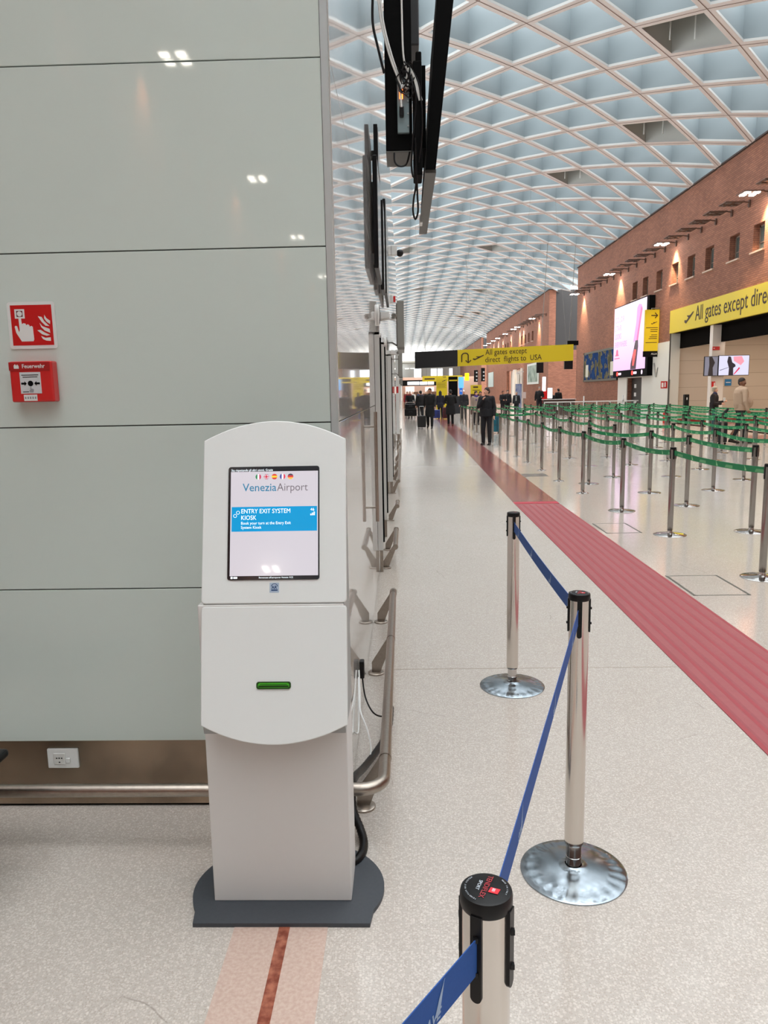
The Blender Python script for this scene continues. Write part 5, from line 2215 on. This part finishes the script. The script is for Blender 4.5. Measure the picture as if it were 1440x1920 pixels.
# openings, posters and boards along the far brick wall
mb = MB()
mb.box(12.9, 13.0, 78.5, 92, 0, 3.9)
struct('wall_niche', mb, mat('niche_white', (206, 202, 194), 0.6))
mb = MB()
mb.box(12.2, 12.5, 84.0, 85.2, 0, 3.9).box(12.2, 12.4, 79.0, 79.7, 0, 3.9)
struct('wall_niche_column', mb, mat('niche_column', (222, 218, 210), 0.5))
r = thing('wall_poster', 'large pale tree poster on the far brick wall', 'poster', (12.36, 73, 2.2))
mb = MB()
mb.box(-0.05, 0, -3.2, 3.2, 0, 1.95)
mb.build('frame', mat('poster_white', (206, 210, 206), 0.6), r)
mb = MB()
mb.box(-0.055, -0.05, -2.7, 2.7, 0.2, 1.75)
mb.build('print', mat('poster_trees', (166, 180, 170), 0.7, noise=(1.6, 0.9, (96, 118, 106))), r)
r = thing('wall_poster', 'narrow pale poster further along the far brick wall', 'poster', (12.36, 107.5, 2.2))
mb = MB()
mb.box(-0.05, 0, -3.0, 3.0, 0, 2.0)
mb.build('print', mat('poster_pale', (188, 200, 200), 0.6, noise=(1.0, 0.5, (160, 186, 182))), r)
r = thing('wall_camera', 'white camera on an arm beside the niche of the far brick wall', 'camera', (12.3, 78.2, 3.45))
mb = MB()
mb.box(-0.5, 0.0, -0.05, 0.05, 0, 0.1)
mb.box(-0.75, -0.35, -0.12, 0.12, -0.2, 0.0)
mb.build('body', WHITE, r)
r = thing('rollup_banner', 'dark blue roll-up banner before the white niche', 'banner', (9.05, 60, 0))
mb = MB()
mb.box(-0.25, 0.23, -0.01, 0.01, 0.06, 2.14)
mb.build('print', mat('banner_blue', (56, 70, 110), 0.6, noise=(2.5, 0.7, (128, 130, 136))), r)
mb = MB()
mb.box(-0.27, 0.25, -0.08, 0.08, 0, 0.06)
mb.build('foot', GREYM, r)
r = thing('light_totem', 'tall glowing white and red totem beside the man at the counter', 'totem', (10.1, 55, 0))
mb = MB()
mb.box(-0.10, 0.10, -0.1, 0.1, 1.55, 2.55)
mb.build('lit_panel', mat('totem_white', (250, 244, 250), 0.3, emis=(250, 240, 250), es=2.0), r)
mb = MB()
mb.box(-0.18, 0.22, -0.08, 0.12, 0, 1.6)
mb.build('red_body', RED, r)
r = thing('light_board', 'small glowing white board standing on the counter', 'screen', (9.57, 50, 1.02))
mb = MB()
mb.box(-0.17, 0.17, -0.03, 0.03, 0.05, 0.76)
mb.build('frame', GREYM, r)
mb = MB()
mb.box(-0.15, 0.15, -0.035, -0.03, 0.08, 0.73)
mb.build('lit_panel', mat('board_white', (250, 240, 246), 0.3, emis=(250, 238, 246), es=1.6), r)
mb = MB()
mb.box(-0.1, 0.1, -0.05, 0.05, 0, 0.05)
mb.build('foot', GREYM, r)
r = thing('service_counter', 'dark low service counter behind the barrier fence', 'counter', (9.9, 50, 0))
mb = MB()
mb.box(-0.75, 1.25, -0.3, 0.3, 0, 1.0)
mb.build('body', mat('counter_brown', (66, 40, 32), 0.5), r)
mb = MB()
mb.box(-0.8, 1.3, -0.35, 0.35, 1.0, 1.03)
mb.build('worktop', WHITE, r)
small_sign('notice', 'small pale notice board on a stand before the far brick wall', 'sign', 8.2, 52, 1.1, 0.28, 0.42, mat('notice_pale', (214, 196, 190), 0.6), 'front')
mb = MB()
mb.cyl((0, 0, -1.1), (0, 0, 0), 0.02, n=6)
nb = [o for o in COL.objects if o.name.startswith('notice') and o.parent is None][-1]
mb.build('stand_pole', GREYM, nb)

# ------------------------------------------------------------------ people
SKINS = {'fair': (214, 164, 140), 'tan': (176, 124, 96), 'brown': (138, 92, 68)}


def person(label, loc, rz, H=1.75, skin='fair', hair=(40, 30, 26), top=(20, 20, 24), legs=(22, 22, 28), shoes=(20, 18, 18), coat=0.0,
           arms=None, stride=0.0, belly=0.0, vox=0.013, hairstyle='short', hood=None, turn=0.0, scarf=None, girth=1.0, lean=0.0, inner=None, hat=False, group=None):
    """standing or walking figure facing local +Y; coat = length of the coat skirt below the waist"""
    S = H / 1.76
    r = thing('person', label, 'person', (loc[0], loc[1], 0), radians(rz), group)
    r.scale = (S, S, S)
    sk = mat('skin_%s' % skin, SKINS[skin], 0.55)
    g = girth
    hip = [(-.09, 0, .92), (.09, 0, .92)]
    sy = [stride * .5, -stride * .5]
    knee, ank, toe = [], [], []
    for k_, s in enumerate((-1, 1)):
        knee.append((s * .10, sy[k_] * .55 + .03, .49))
        ank.append((s * .10, sy[k_] - (.0 if sy[k_] >= 0 else .02), .085 + (0.05 if sy[k_] < -0.1 else 0)))
        toe.append((s * .115, ank[k_][1] + .15, .03 + (0.0)))
    L = lambda p: (p[0], p[1] + lean * (p[2] - .92), p[2])
    sh = [L((-.185 * g, 0, 1.44)), L((.185 * g, 0, 1.44))]
    if arms is None:
        arms = ['down', 'down']
    poses = {'down': ((.245, -.02, 1.15), (.255, .06, .90)), 'swing_f': ((.245, .06, 1.16), (.24, .22, .95)), 'swing_b': ((.25, -.14, 1.17), (.26, -.18, .92)),
             'chin': ((.24, .08, 1.18), (.07, .19, 1.40)), 'cup': ((.25, .02, 1.16), (.20, .28, 1.20)), 'hold': ((.25, .05, 1.15), (.12, .28, 1.12)),
             'pull': ((.26, -.13, 1.17), (.28, -.22, .95)), 'fold': ((.25, .05, 1.16), (-.02, .22, 1.14)), 'push': ((.25, .06, 1.17), (.22, .34, 1.06)), 'pocket': ((.27, -.06, 1.17), (.20, .03, .95))}
    el, wr = [], []
    for k_, s in enumerate((-1, 1)):
        e, w_ = poses[arms[k_]]
        el.append(L((s * e[0] * g, e[1], e[2])))
        wr.append(L((s * w_[0] * g, w_[1], w_[2])))
    hc = Vector(L((0, .015, 1.645)))
    ct, st = cos(radians(turn)), sin(radians(turn))

    def hd(x, y, z):
        return (hc.x + x * ct - y * st, hc.y + x * st + y * ct, hc.z + z)
    b = MB()
    # head: skull, jaw, nose, ears, neck
    b.ell(hd(0, -.008, .022), (.074, .092, .092), 18, 12)
    b.cap(hd(0, .028, -.035), hd(0, .045, -.072), .056, .036)
    b.cap(hd(0, .082, .012), hd(0, .101, -.022), .010, .015)
    for s in (-1, 1):
        b.ell(hd(s * .076, -.005, -.01), (.012, .018, .030), 8, 6)
        b.cap(hd(s * .03, .066, -.02), hd(s * .036, .06, -.045), .022, .016)
    b.cap(hd(0, -.02, -.06), L((0, -.01, 1.47)), .052, .060)
    # trunk
    b.cap(L((-.10 * g, 0, 1.40)), L((.10 * g, 0, 1.40)), .085, .085)
    b.cap(L((0, 0, 1.36)), L((0, .0, 1.05)), .125 * g, .115 * g)
    b.cap((-.06, 0, .95), (.06, 0, .95), .105, .105)
    for k_, s in enumerate((-1, 1)):
        b.cap(hip[k_], knee[k_], .082, .055)
        b.cap(knee[k_], (ank[k_][0], ank[k_][1] - .01, ank[k_][2] + .12), .053, .045)
        b.cap((ank[k_][0], ank[k_][1] - .01, ank[k_][2] + .12), ank[k_], .045, .036)
        b.cap((ank[k_][0], ank[k_][1] - .03, ank[k_][2] - .045), toe[k_], .036, .026)
        b.cap(sh[k_], el[k_], .048, .038)
        b.cap(el[k_], wr[k_], .038, .026)
        # hand: palm, four fingers of unequal length bent once, thumb from the side
        d = (Vector(wr[k_]) - Vector(el[k_])).normalized()
        side = Vector((0, 1, 0)) if abs(d.y) < .7 else Vector((0, 0, 1))
        side = (side - d * side.dot(d)).normalized()
        nrm = d.cross(side) * s
        W = Vector(wr[k_])
        P0, P1_ = W + d * .02, W + d * .075
        b.cap(W, P1_, .024, .024)
        b.cap(P0 + side * .018, P1_ + side * .020, .017, .016)
        b.cap(P0 - side * .018, P1_ - side * .020, .017, .015)
        for q_, (off, ln) in enumerate(((.030, .062), (.010, .072), (-.010, .066), (-.029, .052))):
            a0 = P1_ + side * off
            a1 = a0 + d * ln * .5 + nrm * .006
            a2 = a1 + d * ln * .35 + nrm * ln * .42
            b.cap(a0, a1, .0092, .0086, 8)
            b.cap(a1, a2, .0086, .0072, 8)
        t0 = P0 + side * .030
        t1 = t0 + d * .035 + side * .026
        b.cap(t0, t1, .012, .010, 8)
        b.cap(t1, t1 + d * .030 + side * .004, .010, .0085, 8)
    remeshed(b, vox, 'body', sk, r)
    # eyes, brows and mouth
    q = MB()
    for s in (-1, 1):
        q.ell(hd(s * .030, .079, .012), (.011, .006, .006), 8, 5)
    q.build('eye', mat('eye_dark', (40, 30, 28), 0.3), r, True)
    q = MB()
    q.ell(hd(0, .092, -.048), (.022, .007, .006), 10, 5)
    q.build('mouth', mat('lips_%s' % skin, (150, 84, 76), 0.5), r, True)
    # hair
    q = MB()
    if hairstyle != 'bald':
        q.ell(hd(0, -.020, .040), (.084, .098, .092), 18, 12)
        q.ell(hd(0, -.050, .0), (.078, .070, .085), 14, 8)
        if hairstyle == 'long':
            q.cap(hd(-.05, -.05, .0), hd(-.06, -.05, -.17), .045, .035)
            q.cap(hd(.05, -.05, .0), hd(.06, -.05, -.17), .045, .035)
            q.cap(hd(0, -.06, .0), hd(0, -.07, -.18), .055, .045)
        elif hairstyle == 'bob':
            q.cap(hd(-.06, -.03, .01), hd(-.065, -.02, -.06), .035, .028)
            q.cap(hd(.06, -.03, .01), hd(.065, -.02, -.06), .035, .028)
            q.ell(hd(0, -.02, .055), (.092, .10, .09), 16, 10)
        remeshed(q, max(vox * .8, .011), 'hair', mat('hair_%d_%d' % hair[:2], hair, 0.7), r, 3)
    if hairstyle == 'moustache_short':
        q = MB()
        q.ell(hd(0, .094, -.038), (.028, .009, .007), 10, 5)
        q.build('moustache', mat('hair_%d_%d' % hair[:2], hair, 0.7), r, True)
    tm = mat('cloth_%d_%d_%d' % top, top, 0.85, noise=(30, 0.25, tuple(max(0, v - 10) for v in top)))
    lm = mat('cloth_%d_%d_%d' % legs, legs, 0.85)
    # upper garment
    q = MB()
    q.cap(L((-.115 * g, -.005, 1.405)), L((.115 * g, -.005, 1.405)), .105, .105)
    q.cap(L((0, 0, 1.36)), L((0, .0, 1.05)), .150 * g, .140 * g)
    q.cap(L((-.07 * g, 0, 1.32)), L((-.06 * g, 0, 1.0)), .125, .12)
    q.cap(L((.07 * g, 0, 1.32)), L((.06 * g, 0, 1.0)), .125, .12)
    q.cap(L((0, -.01, 1.47)), L((0, -.008, 1.505)), .078, .066)
    if belly:
        q.ell(L((0, .07 + belly * .5, 1.10)), (.17, .12 + belly, .19), 16, 10)
    for k_ in range(2):
        q.cap(sh[k_], el[k_], .074, .060)
        q.cap(el[k_], [wr[k_][i_] * .93 + el[k_][i_] * .07 for i_ in range(3)], .060, .044)
    if coat:
        zb_ = .98 - coat
        for s in (-1, 1):
            q.cap((s * .055, 0, .98), (s * .075, .0, zb_ + .10), .135, .125)
        q.cap((0, 0, .98), (0, .0, zb_ + .10), .14, .14)
        q.lathe([(.17, zb_), (.165, zb_ + .25), (.15, 1.0)], 20, (0, 0, 0), 1.28 * g, 0.95)
    else:
        q.lathe([(.140, .90), (.145, 1.05)], 20, (0, 0, 0), 1.22 * g, 0.98)
    remeshed(q, vox, 'coat' if coat else 'sweater', tm, r)
    if inner:
        q = MB()
        q.cap(L((0, .10, 1.42)), L((0, .125, 1.12)), .045, .055)
        remeshed(q, vox, 'shirt_front', mat('cloth_%d_%d_%d' % inner, inner, 0.8), r)
    if scarf or hood:
        q = MB()
        c_ = scarf or hood
        if scarf:
            q.cap(L((-.05, .02, 1.50)), L((.05, .02, 1.50)), .07, .07)
            q.cap(L((0, .07, 1.48)), L((.02, .12, 1.30)), .04, .04)
        else:
            q.ell(hd(0, -.03, .03), (.105, .115, .125), 16, 10)
            q.cap(hd(0, -.05, .10), hd(0, -.06, .17), .05, .02)
            q.cap(hd(0, -.05, -.05), L((0, -.04, 1.45)), .10, .12)
        remeshed(q, vox, 'scarf' if scarf else 'hood', mat('cloth_%d_%d_%d' % c_, c_, 0.85), r)
    # trousers
    q = MB()
    q.cap((-.065, 0, .96), (.065, 0, .96), .125, .125)
    for k_ in range(2):
        q.cap(hip[k_], knee[k_], .100, .074)
        q.cap(knee[k_], (ank[k_][0], ank[k_][1] - .005, ank[k_][2] + .01), .074, .060)
    remeshed(q, vox, 'trousers', lm, r)
    for k_ in range(2):
        q = MB()
        q.cap((ank[k_][0], ank[k_][1] - .045, ank[k_][2] - .035), (toe[k_][0], toe[k_][1] + .02, toe[k_][2] + .005), .050, .036)
        q.box(ank[k_][0] - .045, ank[k_][0] + .045, ank[k_][1] - .09, toe[k_][1] + .04, ank[k_][2] - .085, ank[k_][2] - .055)
        remeshed(q, .014, 'shoe', mat('shoe_%d_%d' % shoes[:2], shoes, 0.5), r)
    return r


def suitcase(label, loc, rz, col, w=.40, d=.25, h=.60, handle=True, name='suitcase', tilt=0.0):
    r = thing(name, label, 'suitcase', loc, radians(rz))
    r.rotation_euler.x = radians(tilt)
    q = MB()
    q.bbox(-w / 2, w / 2, -d / 2, d / 2, .06, .06 + h, .035)
    q.build('shell', mat('case_%d_%d_%d' % col, col, 0.45), r)
    q = MB()
    for s in (-1, 1):
        q.box(s * w * .22 - .01, s * w * .22 + .01, -d / 2 - .006, -d / 2, .10, h)
    q.box(-w * .3, w * .3, -d / 2 - .012, -d / 2, h * .5, h * .52)
    q.build('front_strap', mat('case_trim', (40, 42, 46), 0.4), r)
    for sx in (-1, 1):
        for sy_ in (-1, 1):
            q = MB()
            q.tube([(sx * w * .38 - .012, sy_ * d * .32, .03), (sx * w * .38 + .012, sy_ * d * .32, .03)], .03, 12)
            q.build('wheel', BLK, r)
    if handle:
        q = MB()
        q.tube([(-.10, d * .4, .06 + h), (-.10, d * .4, 1.0), (.10, d * .4, 1.0), (.10, d * .4, .06 + h)], .011, 8)
        q.build('pull_handle', ALU, r)
    return r


# near the portal on the right
man = person('heavy-set man in a cream sweater walking past the portal, his head turned', (9.62, 21.97), -90, 1.86, 'brown', (46, 38, 36), (186, 158, 134), (26, 24, 28), (40, 32, 26), belly=.09, stride=.42, girth=1.28,
       arms=['swing_f', 'down'], turn=-55, vox=.010, hairstyle='moustache_short')
suitcase('black trolley case rolling behind the man in the cream sweater', (9.05, 21.9, 0), 90, (24, 24, 28), .42, .26, .58)
q = MB()
q.cap((-.10, 0, .80), (.12, .02, .86), .10, .07)
q.cap((-.02, 0, .82), (.16, 0, 1.06), .08, .03)
tag(remeshed(q, .012, 'jacket_bundle', mat('cloth_20_20_24', (20, 20, 24), 0.9), None), 'black jacket bundled on top of the trolley case behind the man', 'jacket')
bpy.data.objects['jacket_bundle'].location = (9.08, 21.9, -.06)
wm = person('grey-haired woman in a dark hooded jacket holding a white paper cup', (10.90, 27.0), -125, 1.63, 'fair', (168, 156, 138), (30, 22, 26), (56, 84, 92), (40, 34, 34), arms=['cup', 'hold'], vox=.010, hairstyle='bob',
            scarf=(30, 34, 70), turn=-15, girth=1.05, coat=.05)
r = thing('paper_cup', 'white paper cup in the grey-haired woman\'s hand', 'cup', (11.13, 26.72, 1.13))
q = MB()
q.lathe([(.028, 0), (.040, .10), (.041, .105)], 16)
q.build('cup_body', WHITE, r, True)
q = MB()
q.lathe([(.042, .104), (.042, .112), (.036, .118)], 16)
q.build('lid', WHITE, r, True)

# along the red strip
person('dark-haired man in a black jacket with a hand at his chin', (2.54, 23.25), 160, 1.73, 'fair', (40, 26, 22), (22, 22, 28), (24, 24, 30), arms=['down', 'chin'], vox=.010, turn=-35, coat=.10)
suitcase('teal upright suitcase behind the man with a hand at his chin', (3.55, 29.6, 0), 0, (0, 92, 112), .36, .24, .64, False)
person('young man in a long black coat pulling a black cabin case', (1.22, 34.73), 172, 1.80, 'tan', (24, 20, 20), (14, 14, 17), (18, 18, 22), coat=.45, stride=.25, arms=['swing_f', 'pull'], vox=.011, turn=-15)
suitcase('black cabin case beside the young man in the long coat', (0.84, 34.6, 0), 180, (20, 20, 22), .40, .24, .52)
person('person seen from behind in a knee-length black coat with arms held in front', (2.30, 37.0), 5, 1.72, 'fair', (20, 18, 18), (12, 12, 15), (16, 16, 20), (90, 46, 36), coat=.42, arms=['hold', 'hold'], vox=.012, girth=1.15)
person('traveller in a pointed dark hood before the yellow totem sign', (2.32, 47.5), 0, 1.66, 'fair', (20, 20, 22), (28, 30, 44), (24, 24, 30), coat=.25, hood=(26, 26, 32), vox=.015)
suitcase('blue rounded suitcase next to the hooded traveller', (2.02, 46.6, 0), 0, (44, 60, 128), .50, .30, .50, False)
suitcase('dark red tall suitcase between the hooded traveller and the black coat', (2.55, 45.9, 0), 0, (78, 28, 36), .34, .26, .66, False)
person('white-haired man in a dark open jacket walking towards the queue posts', (3.50, 44.0), 178, 1.70, 'fair', (214, 206, 198), (36, 38, 42), (26, 26, 32), vox=.013, coat=.12, inner=(20, 20, 28), stride=.2, turn=8)
person('woman in a pale patterned coat with a purple scarf', (3.58, 37.5), 190, 1.63, 'fair', (52, 30, 26), (160, 144, 132), (30, 26, 30), vox=.013, coat=.32, hairstyle='bob', scarf=(62, 40, 120), turn=20, arms=['hold', 'down'])
person('person in a short dark coat behind the woman in the pale coat', (4.0, 39.6), 170, 1.62, 'tan', (26, 22, 22), (44, 40, 42), (30, 30, 34), vox=.014, coat=.2)
person('elderly traveller in dark clothes pushing a loaded luggage cart', (0.45, 48.6), 178, 1.72, 'fair', (206, 198, 192), (22, 22, 26), (28, 28, 32), vox=.014, arms=['push', 'push'], scarf=(110, 24, 34), girth=1.1)
r = thing('luggage_cart', 'low silver luggage cart pushed by the elderly traveller', 'cart', (0.45, 47.7, 0))
q = MB()
q.box(-.34, .34, -.30, .32, .16, .19)
q.build('platform', STEEL, r)
q = MB()
q.tube([(-.30, .30, .17), (-.30, .36, 1.02), (.30, .36, 1.02), (.30, .30, .17)], .018, 8)
q.build('push_handle', STEEL, r)
for x_, y_ in ((-.28, .25), (.28, .25), (0, -.25)):
    q = MB()
    q.tube([(x_ - .02, y_, .08), (x_ + .02, y_, .08)], .08, 14)
    q.build('wheel', mat('wheel_grey', (180, 180, 176), 0.5), r)
for n_, (z_, h_) in enumerate(((.19, .42), (.62, .30))):
    r = thing('travel_bag', ['large black suitcase lying on the luggage cart', 'smaller black bag stacked on top of the cart load'][n_], 'bag', (0.47, 47.66, z_))
    q = MB()
    q.bbox(-.38 + .03 * n_, .38 - .03 * n_, -.22, .2, 0, h_, .05)
    q.build('body', BLK, r)
    q = MB()
    q.tube([(-.10, -.23, h_ * .5), (-.08, -.26, h_ * .62), (.08, -.26, h_ * .62), (.10, -.23, h_ * .5)], .012, 6)
    q.build('grip', mat('case_trim', (40, 42, 46), 0.4), r)
person('man seen from behind in a black parka left of the young man in the coat', (1.02, 44.0), 10, 1.72, 'fair', (22, 20, 20), (16, 16, 20), (22, 24, 30), vox=.014, coat=.15, girth=1.1)
# beyond the maze
person('man in a dark cap and jacket, leftmost of the trio beyond the maze', (6.55, 50.2), 200, 1.62, 'tan', (60, 20, 20), (20, 20, 24), (26, 26, 30), vox=.014, coat=.1, arms=['hold', 'hold'])
person('man in a black jacket, middle of the trio beyond the maze', (6.95, 50.9), 185, 1.66, 'fair', (20, 20, 22), (18, 18, 22), (26, 26, 30), vox=.014, coat=.1)
person('person in dark clothes with a pale strap, rightmost of the trio beyond the maze', (7.45, 50.3), 160, 1.55, 'fair', (120, 116, 112), (24, 26, 30), (26, 26, 30), vox=.014, coat=.1, inner=(150, 156, 150))
person('man in a black sweater standing in front of the glowing totem', (9.05, 50.9), 175, 1.84, 'fair', (130, 120, 112), (16, 16, 20), (30, 30, 36), vox=.014, arms=['hold', 'down'])
person('dark-haired person standing at the service counter', (10.36, 51.2), 20, 1.70, 'fair', (20, 18, 18), (18, 18, 22), (30, 30, 36), vox=.014)
person('fair-haired attendant sitting low behind the service counter', (10.0, 51.4), 180, 1.50, 'fair', (150, 118, 88), (40, 34, 34), (30, 30, 36), vox=.014)
# passengers in the distance, before the shops
rg = random.Random(11)
DC = [((150, 30, 40), 'red'), ((190, 186, 180), 'pale grey'), ((40, 60, 100), 'blue'), ((24, 24, 28), 'black'), ((120, 90, 60), 'brown'), ((210, 206, 200), 'white'), ((60, 66, 60), 'olive'), ((30, 34, 40), 'charcoal')]
SPOT = [(0.35, 62), (0.85, 66), (1.35, 60), (1.7, 68), (2.05, 63), (2.5, 70), (0.6, 72), (1.55, 73)]
for (c_, cn), (x_, y_) in zip(DC, SPOT):
    person('distant traveller in a %s top in the crowd before the shops' % cn, (x_, y_), rg.uniform(120, 240), rg.uniform(1.6, 1.8), rg.choice(['fair', 'tan']), rg.choice([(30, 24, 22), (90, 70, 50), (180, 176, 170)]), c_,
           (30, 32, 40), vox=.02, coat=.08, stride=.2, group='distant crowd before the shops')
